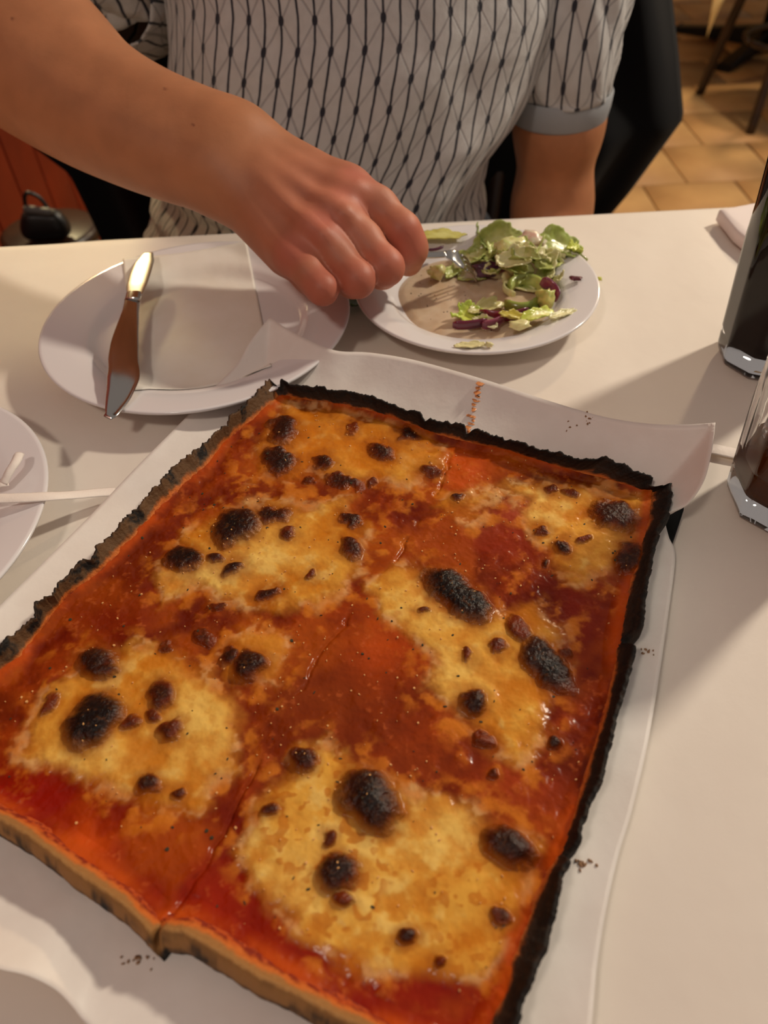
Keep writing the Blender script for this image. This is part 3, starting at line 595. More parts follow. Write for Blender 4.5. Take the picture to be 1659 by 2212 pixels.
# folded napkin at the far corner
NP = [pz(1553, 452, .012), pz(1700, 425, .012), pz(1720, 540, .012), pz(1640, 538, .012), pz(1590, 498, .012)]
def pad(poly, z0, z1, m, name, label, cat, rnd=.0025):
    poly = np.asarray(poly)[:, :2]; c = poly.mean(0); n = len(poly); P = polyl(np.vstack([poly, poly[:1]]), 81)[:-1]; rg = []
    for ins, z in ((.002, z0), (0, z0+rnd*.6), (.0002, (z0+z1)/2), (.0006, z1-rnd*.5), (.0022, z1), (.010, z1+.0004)):
        d = P-c; L = np.linalg.norm(d, axis=1)[:, None]; rg.append(np.c_[c+d*(1-ins/L), np.full(len(P), z)])
    V = np.concatenate(rg); Fc = gfaces(len(rg), len(P), True).tolist()+[list(range((len(rg)-1)*len(P), len(rg)*len(P))), list(range(len(P)))[::-1]]
    return tag(mesh(name, V, Fc, m), label, cat)
pad(NP, T+.0004, T+.0125, mat('folded_napkin', (236, 222, 218), .7, bump=[(50, .2, .002)]), 'folded_napkin', 'thick folded white napkin at the far table edge behind the glass', 'napkin')

# ================================================================== cola glasses
M_glass = mat('clear_glass', (255, 255, 255), .0, Transmission_Weight=1.0, IOR=1.38)
M_cola = mat('cola', (26, 8, 3), .3, Specular_IOR_Level=.0)
M_cola2 = mat('thin_cola', (104, 50, 10), .15, Specular_IOR_Level=.1, Transmission_Weight=.3, IOR=1.33)
M_ice = mat('ice', (250, 250, 250), .08, Transmission_Weight=1.0, IOR=1.31, bump=[(120, .4, .002)])
def glass(c, rb, rt, h, level, facets, rot, label, ice):
    g = empty('cola_glass', (c[0], c[1], T+.0006), label, 'glass'); seg = facets*8
    a = np.linspace(0, 2*np.pi, seg, endpoint=False)+rot; sect = (a-rot) % (2*np.pi/facets)-np.pi/facets; poly = math.cos(math.pi/facets)/np.cos(sect)
    def rr(r, amt): return r*(amt*poly*1.03+(1-amt))
    def ringz(r, z, amt): q = rr(r, amt); return np.stack([c[0]+q*np.cos(a), c[1]+q*np.sin(a), np.full(seg, T+.0006+z)], 1)
    R_ = lambda z: rb+(rt-rb)*z/h
    outer = [(rb*.90, 0, 1), (rb*.97, .0012, 1), (R_(.006), .006, 1), (R_(.014), .014, 1)]+[(R_(z), z, 1-.9*sstep(h*.55, h*.75, np.array(z)).item()) for z in np.linspace(.02, h, 14)]
    inner = [(R_(h)-.0012, h+.0012, .1)]+[(R_(z)-.0027, z, .6*(1-sstep(h*.55, h*.75, np.array(z)).item())) for z in np.linspace(h, .022, 14)]+[(R_(.018)-.0055, .0170, .4), (rb*.45, .0155, .2)]
    L = outer+inner; V = np.concatenate([ringz(*q) for q in L]); n = len(L)
    Fc = gfaces(n, seg, True).tolist()+[list(range(seg))[::-1], list(range((n-1)*seg, n*seg))]
    mesh('tumbler', V, Fc, M_glass, g)
    lq = [(rb*.48, .0150, .2), (R_(.018)-.0045, .0165, .7)]+[(R_(z)-.0016, z, 1.0*(1-sstep(h*.55, h*.75, np.array(z)).item())) for z in np.linspace(.0222, level, 10)]+[(.004, level+.0002, 0)]
    V = np.concatenate([ringz(*q) for q in lq]); n = len(lq)
    mesh('cola', V, gfaces(n, seg, True).tolist()+[list(range(seg))[::-1], list(range((n-1)*seg, n*seg))], M_cola if level > .08 else M_cola2, g)
    for k in range(ice):
        s_ = .0085; z = level+.004+.013*(k//3); an = k*2.2; p = np.array([c[0]+.014*math.cos(an), c[1]+.014*math.sin(an), T+z])
        o = mesh('ice_cube', *box(p-s_, p+s_), M_ice, g, smooth=False); bevel(o, .003, 3)
    return g
g1 = pz(1652, 772, 0); g2 = pz(1694, 1085, 0)
glass(g1, .0330, .0430, .150, .140, 10, .2, 'tall faceted glass nearly full of dark cola beside the folded napkin', 0)
glass(g2, .0330, .0420, .125, .034, 8, .33, 'faceted glass with a little cola and ice left beside a straw wrapper', 5)

# ================================================================== salad
def leaf(c, lx, ly, rot, curl, color, name, label, cat, group, seed, tilt=(0, 0), ruffle=.25, color2=None, rough=.3):
    rs = np.random.RandomState(seed); n = 26; a = np.linspace(-1, 1, n); Xl, Yl = np.meshgrid(a, a)
    rad = np.hypot(Xl, Yl)+1e-6; k = np.maximum(abs(Xl), abs(Yl))/rad; Xd, Yd = Xl*k, Yl*k; th = np.arctan2(Yd, Xd)
    out = 1+ruffle*(fbm(np.cos(th)*1.6+seed, np.sin(th)*1.6, 1.4, seed % 9, 3)-.5)*2
    Xd = Xd*out; Yd = Yd*out; r2 = np.hypot(Xd, Yd)
    Zl = curl*(Yd**2)*ly + .35*curl*np.sin(Xd*2.2+seed)*lx*.5 + (fbm(Xd+seed, Yd, 3.2, seed % 7, 3)-.5)*ruffle*1.6*ly*r2
    P = np.stack([Xd*lx, Yd*ly, Zl], -1).reshape(-1, 3)
    Rm = np.array(Matrix.Rotation(rot, 3, 'Z') @ Matrix.Rotation(tilt[0], 3, 'X') @ Matrix.Rotation(tilt[1], 3, 'Y')); P = P@Rm.T
    P[:, 2] -= P[:, 2].min(); P += np.asarray(c)
    cl = np.array(lin(color))[None]*np.ones((n*n, 1)); 
    if color2 is not None: w = sstep(.25, .95, (r2+.5*(fbm(Xd, Yd, 4, 3, 2)-.5)).ravel()); cl = cl+(lin(color2)-cl)*w[:, None]
    mm = mat('lettuce', rough=rough, attr='Col', bump=[(300, .3, .001)], Subsurface_Weight=.25, Coat_Weight=.25)
    mm.node_tree.nodes['Principled BSDF'].inputs['Subsurface Radius'].default_value = (.004, .004, .002)
    o = mesh(name, P, gfaces(n, n), mm, col=cl); solid(o, .0009); return tag(o, label, cat, group)
def chunk(c, r, color, name, label, cat, group, seed, sq=(1, 1, .7), color2=None):
    bm = bmesh.new(); bmesh.ops.create_icosphere(bm, subdivisions=3, radius=1); V = np.array([v.co[:] for v in bm.verts]); Fc = [[v.index for v in f.verts] for f in bm.faces]; bm.free()
    d = 1+.55*(fbm(V[:, 0]*1.1+seed*3.1, V[:, 1]*1.1+V[:, 2]*1.3, 1.6, seed % 11, 3)-.5)*2; cl = np.array(lin(color))[None]*np.ones((len(V), 1))
    if color2 is not None: cl = cl+(lin(color2)-cl)*sstep(.45, .6, fbm(V[:, 0]+seed, V[:, 1]+V[:, 2], 2, 5, 3))[:, None]
    P = V*d[:, None]*r*np.array(sq); P[:, 2] -= P[:, 2].min(); P += np.asarray(c)
    return tag(mesh(name, P, Fc, mat('salad_chunk', rough=.28, attr='Col', bump=[(260, .3, .001)], Subsurface_Weight=.2), col=cl), label, cat, group)
def arc(c, R_, a0, a1, w, th, rot, color, name, label, cat, group, color2=None, tilt=0., mm=None):
    n = 30; a = np.linspace(a0, a1, n); q = np.linspace(0, 2*np.pi, 14, endpoint=False); V = []; cl = []
    for i, x in enumerate(a):
        e = min(1, 6*min(i, n-1-i)/(n-1)+.25); d = np.array([math.cos(x), math.sin(x), 0])
        for y in q:
            V.append(d*(R_+th*math.cos(y)*e)+np.array([0, 0, w*math.sin(y)*(.5+.5*e)])); k = .5+.5*math.cos(y); cl.append(lin(color)*(k)+lin(color2 if color2 is not None else color)*(1-k))
    V = np.array(V); Rm = np.array(Matrix.Rotation(rot, 3, 'Z') @ Matrix.Rotation(tilt, 3, 'X')); V = V@Rm.T; V -= np.array([V[:, 0].mean(), V[:, 1].mean(), V[:, 2].min()]); V += np.asarray(c)
    Fc = gfaces(n, 14, True).tolist()+[list(range(14))[::-1], list(range((n-1)*14, n*14))]
    return tag(mesh(name, V, Fc, mat('crisp_vegetable', rough=.22, attr='Col', Subsurface_Weight=.12, Coat_Weight=.3), col=np.array(cl)), label, cat, group)
# dressing left in the well
rs_ = np.linspace(0, 1, 26); A_ = np.linspace(0, 2*np.pi, 120, endpoint=False); pool = []
for r in rs_:
    e = 1+.03*np.sin(3*A_+1)+.02*np.sin(7*A_); rad = .0640*r*e
    pool.append(np.stack([SL[0]+rad*np.cos(A_), SL[1]+rad*np.sin(A_), T+.0090-.0022*sstep(.9, 1., np.full(120, r))+0*A_], 1))
Vp = np.concatenate(pool); o = mesh('salad_dressing', Vp, gfaces(26, 120, True), mat('dressing', (214, 188, 160), .10, var=(70, (198, 168, 138)), Subsurface_Weight=.1))
tag(o, 'shallow pool of tan vinaigrette in the salad plate', 'dressing')
pep = []
for k in range(46):
    r = math.sqrt(random.random())*.055; an = random.uniform(2.2, 5.4); pep.append(flake((SL[0]+r*math.cos(an), SL[1]+r*math.sin(an), T+.0090), random.uniform(.0003, .0008), .0004, 6, 700+k))
tag(mesh('pepper_specks', *join(pep), mat('pepper', (60, 44, 34), .7), smooth=False), 'dark pepper specks floating in the vinaigrette', 'pepper', kind='stuff')
GS = 'pieces of salad on the plate'; PALE = (222, 216, 160); PG = (170, 178, 96); GRN = (140, 156, 70); YG = (206, 214, 92); PUR = (70, 22, 44); WHT = (226, 214, 186)
lt = 'lettuce_piece'
leaf(pz(1072, 548, .012), .022, .016, .4, .5, (204, 204, 136), lt, 'broad pale green lettuce leaf standing at the top of the salad heap', 'lettuce', GS, 1, (.9, -.2), .3, (168, 178, 96))
leaf(pz(1040, 545, .010), .017, .012, 1.2, .6, (172, 178, 100), lt, 'olive green lettuce leaf leaning on the back of the salad heap', 'lettuce', GS, 2, (.6, .4), .3, (132, 148, 64))
leaf(pz(1205, 548, .017), .020, .013, -.2, .5, (190, 196, 120), lt, 'green lettuce leaf hanging over the far plate rim', 'lettuce', GS, 3, (.3, .2), .3, (168, 182, 92))
leaf(pz(1241, 545, .019), .007, .006, .3, .5, YG, lt, 'bright yellow green lettuce frill on the far plate rim', 'lettuce', GS, 4, (.2, .3), .6)
chunk(pz(1098, 590, .013), .0135, (222, 218, 158), lt, 'glossy whitish lettuce heart chunk in the middle of the heap', 'lettuce', GS, 5, (1.0, .9, 1.05), (198, 200, 120))
chunk(pz(1128, 600, .012), .0085, (206, 206, 140), lt, 'wet pale lettuce lump against the whitish heart chunk', 'lettuce', GS, 6, (1, 1, .9), PALE)
leaf(pz(1165, 585, .012), .020, .013, .9, .8, (204, 206, 138), lt, 'translucent pale lettuce leaf behind the heart chunk', 'lettuce', GS, 7, (.7, .5), .3, (176, 184, 100))
leaf(pz(1120, 560, .022), .018, .009, -.6, .9, PALE, lt, 'curled pale lettuce strip crossing the salad heap', 'lettuce', GS, 8, (.2, .2), .35, PG)
chunk(pz(1148, 535, .024), .0085, (228, 216, 190), 'feta_crumble', 'white feta crumble with reddish flecks on the salad heap', 'cheese', GS, 9, (1.3, 1, .7), (206, 168, 150))
chunk(pz(1160, 555, .020), .0068, WHT, 'feta_crumble', 'smaller white feta crumble beside the flecked one', 'cheese', GS, 10)
leaf(pz(1010, 570, .010), .017, .008, .5, .5, (214, 206, 150), lt, 'pale lettuce shred lying under the fork', 'lettuce', GS, 11, (.2, -.2), .35, PG)
leaf(pz(985, 585, .010), .016, .006, .9, .6, PG, lt, 'thin olive lettuce shred at the edge of the vinaigrette', 'lettuce', GS, 12, (.2, .1), .4)
chunk(pz(945, 605, .0085), .0075, (222, 214, 156), lt, 'small glossy lettuce lump standing alone in the vinaigrette', 'lettuce', GS, 13, (1.1, .8, .9), (190, 190, 110))
chunk(pz(998, 582, .0085), .0065, (220, 206, 168), lt, 'small cream lettuce lump beside the fork tines', 'lettuce', GS, 14)
leaf(pz(955, 512, .0205), .020, .009, .05, .15, (216, 210, 128), lt, 'flat yellowish lettuce leaf on the far rim behind the hand', 'lettuce', GS, 15, (0, 0), .3, (200, 190, 96))
arc(pz(1135, 628, .0090), .0125, -.6, 3.0, .0060, .0036, .2, (132, 152, 54), 'celery_piece', 'curved green celery piece under the heart chunk', 'celery', GS, (196, 202, 120))
arc(pz(1128, 672, .0085), .0135, 3.4, 6.0, .0050, .0036, .1, (106, 128, 40), 'celery_piece', 'curved dark green celery piece beside the red onion strip', 'celery', GS, (170, 184, 96))
arc(pz(1095, 632, .0110), .0110, 1.2, 3.2, .0030, .0016, 1.2, (214, 208, 150), 'onion_sliver', 'thin cream onion sliver leaning on the celery', 'onion', GS)
chunk(pz(1052, 600, .009), .0095, (58, 26, 50), 'red_onion_piece', 'dark purple onion piece under the fork tines', 'onion', GS, 16, (1.2, .7, .7), (92, 58, 80))
arc(pz(1090, 690, .0090), .030, 3.9, 5.3, .0045, .0016, .1, PUR, 'red_onion_piece', 'long purple onion strip below the celery', 'onion', GS, (120, 50, 80))
arc(pz(1015, 710, .0110), .045, 4.4, 5.0, .0040, .0018, .1, PUR, 'red_onion_piece', 'dark purple onion strip at the front of the well', 'onion', GS, (110, 40, 70))
arc(pz(1068, 706, .0110), .022, 4.5, 5.5, .0042, .0018, .2, (96, 28, 52), 'red_onion_piece', 'magenta edged onion strip at the front of the well', 'onion', GS, (190, 110, 130))
arc(pz(1188, 645, .0120), .014, 5.6, 7.2, .0060, .0020, .5, PUR, 'red_onion_piece', 'purple onion square standing at the side of the well', 'onion', GS, (110, 60, 90), .4)
leaf(pz(1010, 688, .0100), .0115, .0090, .2, .6, (214, 218, 96), lt, 'bright frilly yellow green lettuce tip at the front of the well', 'lettuce', GS, 17, (.3, .2), .6, (190, 206, 80))
leaf(pz(1048, 700, .0120), .012, .005, -.9, .6, (216, 210, 166), lt, 'pale lettuce stem crossing the purple onion strips', 'lettuce', GS, 18, (.2, 0), .3)
leaf(pz(1050, 672, .0100), .015, .006, .4, .6, (206, 196, 130), lt, 'pale yellow lettuce shred between the celery and the frilly tip', 'lettuce', GS, 19, (.3, .2), .4)
chunk(pz(1175, 665, .0095), .0085, (216, 204, 120), lt, 'yellowish lettuce lump beside the purple onion square', 'lettuce', GS, 20, (.9, .9, 1.0), PG)
leaf(pz(1165, 690, .0130), .016, .006, .5, .5, (212, 206, 134), lt, 'pale lettuce shred on the front slope of the well', 'lettuce', GS, 21, (.1, .1), .4, YG)
leaf(pz(1215, 682, .0165), .012, .004, .5, .4, (220, 214, 160), lt, 'slim pale lettuce shred on the plate rim below the onion square', 'lettuce', GS, 22, (0, 0), .4)
leaf(pz(1115, 692, .0120), .014, .005, .2, .8, (206, 190, 90), lt, 'yellow curled lettuce shred over the long onion strip', 'lettuce', GS, 23, (.2, .2), .4)
leaf(pz(1020, 747, .0195), .0125, .0040, -.02, .3, (226, 216, 160), lt, 'flat cream lettuce scrap on the front plate rim', 'lettuce', GS, 24, (0, 0), .4)
chunk(pz(1057, 749, .0195), .0030, (226, 214, 160), lt, 'tiny cream crumb on the front plate rim', 'lettuce', GS, 25)
chunk(pz(1120, 712, .0150), .0055, (226, 212, 150), lt, 'small cream lettuce crumb on the inner edge of the rim', 'lettuce', GS, 26, (1.6, .8, .6))
arc(pz(942, 540, .0190), .014, 4.2, 5.3, .0012, .0016, .3, (64, 28, 52), 'red_onion_piece', 'purple onion sliver on the far rim behind the fork', 'onion', GS)
chunk(pz(1242, 604, .0190), .0042, (66, 26, 42), 'red_onion_piece', 'tiny purple onion bit on the side rim', 'onion', GS, 27, (1.2, .8, .3))
chunk(pz(1294, 606, .0006), .0022, (190, 200, 80), lt, 'tiny green lettuce crumb on the table paper beside the salad plate', 'lettuce', None, 28)
leaf(pz(762, 656, .0006), .013, .010, .2, .4, (66, 92, 28), lt, 'dark green leaf scrap on the table between the two plates', 'lettuce', None, 29, (.05, 0), .3)

rs2 = np.random.RandomState(8)
for k in range(22):
    x = rs2.normal(1120, 42); y = rs2.normal(572, 26); z = .009+.028*math.exp(-((x-1115)/55)**2-((y-560)/34)**2)
    leaf(pz(x, y, z), rs2.uniform(.009, .016), rs2.uniform(.005, .009), rs2.uniform(0, 3), rs2.uniform(.4, 1), [PALE, PG, (212, 212, 150), WHT, (150, 164, 78)][k % 5], 'lettuce_shred', 'small ' + ['cream', 'olive', 'pale green', 'whitish', 'darker green'][k % 5] + ' shred of lettuce mixed into the salad heap', 'lettuce', 'loose lettuce shreds in the salad heap', 60+k, (rs2.uniform(-.7, .7), rs2.uniform(-.6, .6)), .4, [PG, PALE][k % 2])
# ================================================================== fork
fk = empty('fork', pd(930, 548, .575), 'steel fork held in the hand over the salad', 'fork')
fw_ = lambda x, y, d: pd(x, y, d)
strip3([fw_(700, 500, .553), fw_(800, 535, .563), fw_(870, 549, .570), fw_(925, 551, .575), fw_(965, 549, .579)], [.0050, .0045, .0036, .0030, .0032], 0, np.array([0, -.3, 1]), [.0016, .0016, .0016, .0016, .0014], M_steel, 'handle', fk)
strip3([fw_(960, 549, .5785), fw_(978, 552, .580), fw_(992, 560, .583), fw_(1002, 568, .588)], [.0034, .0062, .0088, .0092], 0, np.array([.2, -.3, 1]), [.0012, .0010, .0010, .0010], M_steel, 'neck_plate', fk)
ta, tb = fw_(1001, 567, .5875), fw_(1024, 592, .602); sdv = np.cross(tb-ta, np.array([.2, -.3, 1])); sdv /= np.linalg.norm(sdv)
for k in range(4):
    o_ = sdv*((k-1.5)*.0052); m_ = (ta+tb)/2+o_+np.array([0, 0, .002])
    mesh('tine', *tube(spline([ta+o_, m_, tb+o_], 10), np.linspace(.0013, .0006, 10), 8), M_steel, fk)

# ================================================================== person
def PDr(x, y, d, r): return (pd(x, y, d), r*d/F)
def chain(L): q = [PDr(*a) for a in L]; return [(q[i][0], q[i+1][0], q[i][1], q[i+1][1]) for i in range(len(q)-1)]
person = empty('person', (0, .95, .0), 'seated person in a grey patterned knit polo shirt reaching over with a fork', 'person')
def side2(L, off):                                    # the same chain twice, moved apart across the limb, for a flattened section
    q = [np.array(a, float) for a in L]; out = []
    for s_ in (-1, 1):
        M_ = []
        for i, a in enumerate(q):
            d = (q[min(i+1, len(q)-1)]-q[max(i-1, 0)])[:2]; d /= np.linalg.norm(d); n_ = np.array([-d[1], d[0]])*off[i]*s_
            M_.append((a[0]+n_[0], a[1]+n_[1], a[2], a[3]-off[i]))
        out += chain(M_)
    return out
fore = [(-170, -60, .66, 142), (-60, 20, .635, 150), (75, 122, .61, 144), (140, 175, .598, 128), (206, 226, .587, 114), (330, 287, .570, 103), (430, 322, .560, 97), (505, 346, .552, 94)]
FO = np.c_[np.array(fore), [20, 25, 30, 30, 30, 32, 35, 38]]; FO = spline(FO*np.array([1, 1, 900, 1, 1]), 30)/np.array([1, 1, 900, 1, 1])
G_arm = (.02, .02, side2([tuple(q[:4]) for q in FO], FO[:, 4]))
palm = []
for a, b in (((535, 302, .560, 52), (752, 408, .548, 43)), ((520, 335, .552, 54), (732, 458, .535, 42)), ((505, 368, .549, 52), (688, 503, .527, 39)), ((490, 398, .549, 46), (634, 553, .521, 35)),
             ((520, 400, .565, 55), (640, 545, .545, 40)), ((560, 380, .570, 55), (700, 480, .560, 45)), ((505, 430, .556, 36), (615, 555, .540, 34))):
    palm += chain([a, b])
G_palm = (.022, .016, palm)
kn_ = [chain([a, b]) for a, b in (((735, 398, .529, 12), (765, 412, .527, 20)), ((712, 440, .517, 12), (742, 462, .513, 20)), ((664, 480, .510, 10), (697, 508, .507, 18)), ((612, 532, .507, 8), (642, 558, .504, 15)))]
idx = chain([(750, 412, .548, 44), (815, 448, .540, 40), (868, 500, .535, 38), (885, 537, .545, 36), (882, 564, .562, 32)])
mid = chain([(732, 458, .535, 41), (787, 519, .524, 36), (834, 577, .520, 36), (826, 588, .540, 32), (790, 585, .563, 29)])
rin = chain([(688, 503, .527, 39), (734, 559, .517, 34), (773, 605, .512, 34), (762, 610, .534, 30), (725, 600, .556, 28)])
pky = chain([(634, 553, .521, 34), (666, 590, .512, 30), (697, 625, .508, 30), (690, 626, .526, 26), (664, 612, .545, 25)])
thb = chain([(585, 400, .585, 52), (700, 470, .585, 42), (800, 530, .583, 38), (872, 560, .580, 31)])
tend = [chain([(580, 330, .538, 7), (735, 402, .528, 8)]), chain([(565, 350, .531, 7), (712, 445, .516, 8)]), chain([(555, 375, .528, 6), (668, 488, .510, 7)])]
groups = [G_arm, G_palm] + [(.012, .01, k) for k in kn_[:3]] + [(.012, .008, k) for k in tend]
V1, F1 = snets(groups + [(.020, .012, thb)] + [(.014, .008, 'F', (pky, rin, mid, idx))], .0019)
def lap(V, Q, it, w):
    for _ in range(it):
        S_ = np.zeros_like(V); n_ = np.zeros(len(V))
        for a in range(4):
            b = (a+1) % 4; np.add.at(S_, Q[:, a], V[Q[:, b]]); np.add.at(n_, Q[:, a], 1); np.add.at(S_, Q[:, b], V[Q[:, a]]); np.add.at(n_, Q[:, b], 1)
        V = V+(S_/n_[:, None]-V)*w[:, None]
    return V
ix_, iy_ = toimg(V1); V1 = lap(V1, F1, 16, .6*(1-sstep(470, 640, ix_+.3*iy_-60))); V1 = lap(V1, F1, 3, np.full(len(V1), .5))
# the rest of the body: torso, neck, head, other arm
SHL = np.array([.225, .96, 1.03]); SHR = np.array([-.215, .93, 1.05]); ELR = np.array(pd(-150, -40, .66))
cuffc = py(1208, 262, .90); elL = py(1192, 445, .90); elL2 = elL+(elL-cuffc)*.25; haL = np.array([.19, .68, .60])
neck = np.array([.0, .93, 1.14]); head = np.array([-.01, .87, 1.32])
fdir = np.array([.06, -.86, -.5]); fdir /= np.linalg.norm(fdir); fup = np.array([0, -.5, .86]); fsd = np.cross(fdir, fup)
hp = lambda a, b, c: head+fsd*a+fup*b+fdir*c
body = [(.05, .06, [(np.array([-.15, .95, .60]), np.array([-.04, .95, .60]), .095, .095), (np.array([-.13, .95, .62]), np.array([-.05, .96, 1.0]), .085, .09), (np.array([-.03, .95, .62]), np.array([.07, .96, 1.0]), .085, .09), (SHR+np.array([.03, 0, -.02]), SHL+np.array([-.03, 0, -.02]), .045, .045)]),
        (.04, .03, [(np.array([0, .95, 1.03]), neck, .062, .056), (neck, hp(0, -.05, -.02), .056, .055)]),
        (.02, .03, [(SHR, ELR, .050, .047), (ELR, pd(-60, 20, .635), .05, .05)]),
        (.03, .03, [(SHL, cuffc, .048, .046), (cuffc, elL, .0455, .0435), (elL, elL2, .0435, .042)]),
        (.02, .02, [(elL2, haL+np.array([.01, .06, .01]), .041, .028), (haL+np.array([.01, .06, .01]), haL, .030, .026)]),
        (.03, .03, [(hp(0, .03, -.025), hp(0, .02, .015), .082, .078), (hp(-.03, -.05, .04), hp(.03, -.05, .04), .04, .04), (hp(0, -.085, .062), hp(0, -.08, .055), .028, .03)]),
        (.012, .01, [(hp(0, .01, .092), hp(0, -.022, .108), .009, .013)]),
        (.008, .01, [(hp(-.02, -.057, .083), hp(.02, -.057, .083), .008, .008)]),
        (.008, .01, [(hp(-.02, .022, .088), hp(-.042, .02, .08), .010, .009)]), (.008, .01, [(hp(.02, .022, .088), hp(.042, .02, .08), .010, .009)]),
        (.008, .01, [(hp(-.082, .005, -.005), hp(-.083, -.03, .0), .014, .01)]), (.008, .01, [(hp(.082, .005, -.005), hp(.083, -.03, .0), .014, .01)])]
for k in range(4):
    o_ = np.array([-.03+.02*k, -.02, -.004]); body.append((.006, .01, [(haL, haL+o_+np.array([0, -.035, 0]), .013, .0095), (haL+o_+np.array([0, -.035, 0]), haL+o_*1.1+np.array([0, -.068+.006*abs(k-1.5), -.016]), .0095, .008)]))
body.append((.008, .01, [(haL+np.array([.02, .03, 0]), haL+np.array([.045, -.02, -.008]), .014, .009)]))
V2, F2 = snets(body, .0058)
BV = np.concatenate([V1, V2]); BF = np.concatenate([F1, F2+len(V1)])
bx_, by_ = toimg(BV); skin = np.broadcast_to(lin((182, 120, 82)), BV.shape).copy()
tips = np.array([pd(745, 455, .525), pd(770, 405, .535), pd(695, 500, .515), pd(640, 555, .515), pd(840, 575, .52), pd(775, 610, .512), pd(700, 625, .508), pd(880, 520, .53)])
dt = np.min(np.linalg.norm(BV[:, None]-tips[None], axis=2), axis=1) if len(BV) < 4e5 else np.zeros(len(BV))
hd = np.linalg.norm(BV-pd(760, 520, .53), axis=1)
skin = skin+(lin((186, 110, 88))-skin)*(1-sstep(.03, .12, hd))[:, None]*.7; skin = skin+(lin((190, 98, 82))-skin)*(1-sstep(.008, .022, dt))[:, None]*.55
for mx, my, r_, dd in ((358, 192, 4.5, .56), (419, 270, 4, .55), (28, 40, 5, .6)):
    w = (1-sstep(r_*.4, r_, np.hypot(bx_-mx, by_-my)))*(np.arange(len(BV)) < len(V1)); skin = skin+(lin((110, 58, 40))-skin)*w[:, None]*.8
M_skin = mat('skin', rough=.52, attr='Col', var=(38, .86), bump=[(70, .10, .004), (700, .10, .0006)], Subsurface_Weight=.15, Specular_IOR_Level=.35)
M_skin.node_tree.nodes['Principled BSDF'].inputs['Subsurface Radius'].default_value = (.008, .003, .0015)
body_o = mesh('body', BV, BF, M_skin, person, col=skin)

# ---- knit pattern: navy lines with knots and a diamond lattice, laid out in the cloth's own metres
def knit(name, base):
    m = bpy.data.materials.new(name); m.use_nodes = True; nt = m.node_tree; b = nt.nodes['Principled BSDF']; b.inputs['Roughness'].default_value = .85; b.inputs['Sheen Weight'].default_value = .3
    N = nt.nodes.new; Lk = nt.links.new
    uv = N('ShaderNodeUVMap'); uv.uv_map = 'UVMap'; nz = N('ShaderNodeTexNoise'); nz.inputs['Scale'].default_value = 60; nz.inputs['Detail'].default_value = 3; Lk(uv.outputs[0], nz.inputs['Vector'])
    sx = N('ShaderNodeSeparateXYZ'); Lk(uv.outputs[0], sx.inputs[0])
    def mth(op, a, b_=None, c_=None):
        n = N('ShaderNodeMath'); n.operation = op
        for i, v in enumerate((a, b_, c_)):
            if v is None: continue
            if isinstance(v, (int, float)): n.inputs[i].default_value = v
            else: Lk(v, n.inputs[i])
        return n.outputs[0]
    wob = mth('MULTIPLY', mth('SUBTRACT', nz.outputs['Fac'], .5), .0022)
    U_ = mth('DIVIDE', mth('ADD', sx.outputs[0], wob), .0176); V_ = mth('DIVIDE', sx.outputs[1], .047)
    def sm(x, a, b_): n = N('ShaderNodeMapRange'); n.interpolation_type = 'SMOOTHSTEP'; Lk(x, n.inputs[0]); n.inputs[1].default_value = a; n.inputs[2].default_value = b_; n.inputs[3].default_value = 1; n.inputs[4].default_value = 0; return n.outputs[0]
    fu = mth('ABSOLUTE', mth('SUBTRACT', mth('FRACT', U_), .5)); line = sm(fu, .045, .095)
    par = mth('MULTIPLY', mth('MODULO', mth('ADD', mth('FLOOR', U_), 200.), 2.), .5)
    fv = mth('ABSOLUTE', mth('SUBTRACT', mth('FRACT', mth('ADD', V_, par)), .5))
    q = mth('ADD', mth('POWER', mth('DIVIDE', fu, .17), 2.), mth('POWER', mth('DIVIDE', fv, .095), 2.)); dot = sm(q, .75, 1.25)
    def diag(sgn):
        e = mth('ADD', V_, mth('MULTIPLY', mth('SUBTRACT', U_, .5), .5*sgn)); return mth('ABSOLUTE', mth('SUBTRACT', mth('FRACT', mth('ADD', e, .0)), .5))
    d1, d2 = diag(1), diag(-1); dg = mth('MAXIMUM', sm(d1, .015, .045), sm(d2, .015, .045))
    dark = mth('MAXIMUM', line, dot)
    mx = N('ShaderNodeMix'); mx.data_type = 'RGBA'; Lk(mth('MULTIPLY', dg, .5), mx.inputs['Factor'])
    n2 = N('ShaderNodeTexNoise'); n2.inputs['Scale'].default_value = 90; n2.inputs['Detail'].default_value = 5; Lk(uv.outputs[0], n2.inputs['Vector'])
    m0 = N('ShaderNodeMix'); m0.data_type = 'RGBA'; Lk(n2.outputs['Fac'], m0.inputs['Factor']); m0.inputs[6].default_value = lin4(base); m0.inputs[7].default_value = lin4([c*.86 for c in base])
    Lk(m0.outputs[2], mx.inputs[6]); mx.inputs[7].default_value = lin4((112, 108, 112))
    m2 = N('ShaderNodeMix'); m2.data_type = 'RGBA'; Lk(dark, m2.inputs['Factor']); Lk(mx.outputs[2], m2.inputs[6]); m2.inputs[7].default_value = lin4((24, 24, 38)); Lk(m2.outputs[2], b.inputs['Base Color'])
    rib = N('ShaderNodeTexWave'); rib.inputs['Scale'].default_value = 160; Lk(uv.outputs[0], rib.inputs['Vector'])
    hgt = mth('SUBTRACT', mth('MULTIPLY', n2.outputs['Fac'], .9), mth('ADD', mth('MULTIPLY', dg, .5), mth('MULTIPLY', line, .4))); hgt = mth('ADD', hgt, mth('MULTIPLY', rib.outputs['Fac'], .12))
    bp = N('ShaderNodeBump'); bp.inputs['Strength'].default_value = .55; bp.inputs['Distance'].default_value = .0025; Lk(hgt, bp.inputs['Height']); Lk(bp.outputs[0], b.inputs['Normal'])
    return m
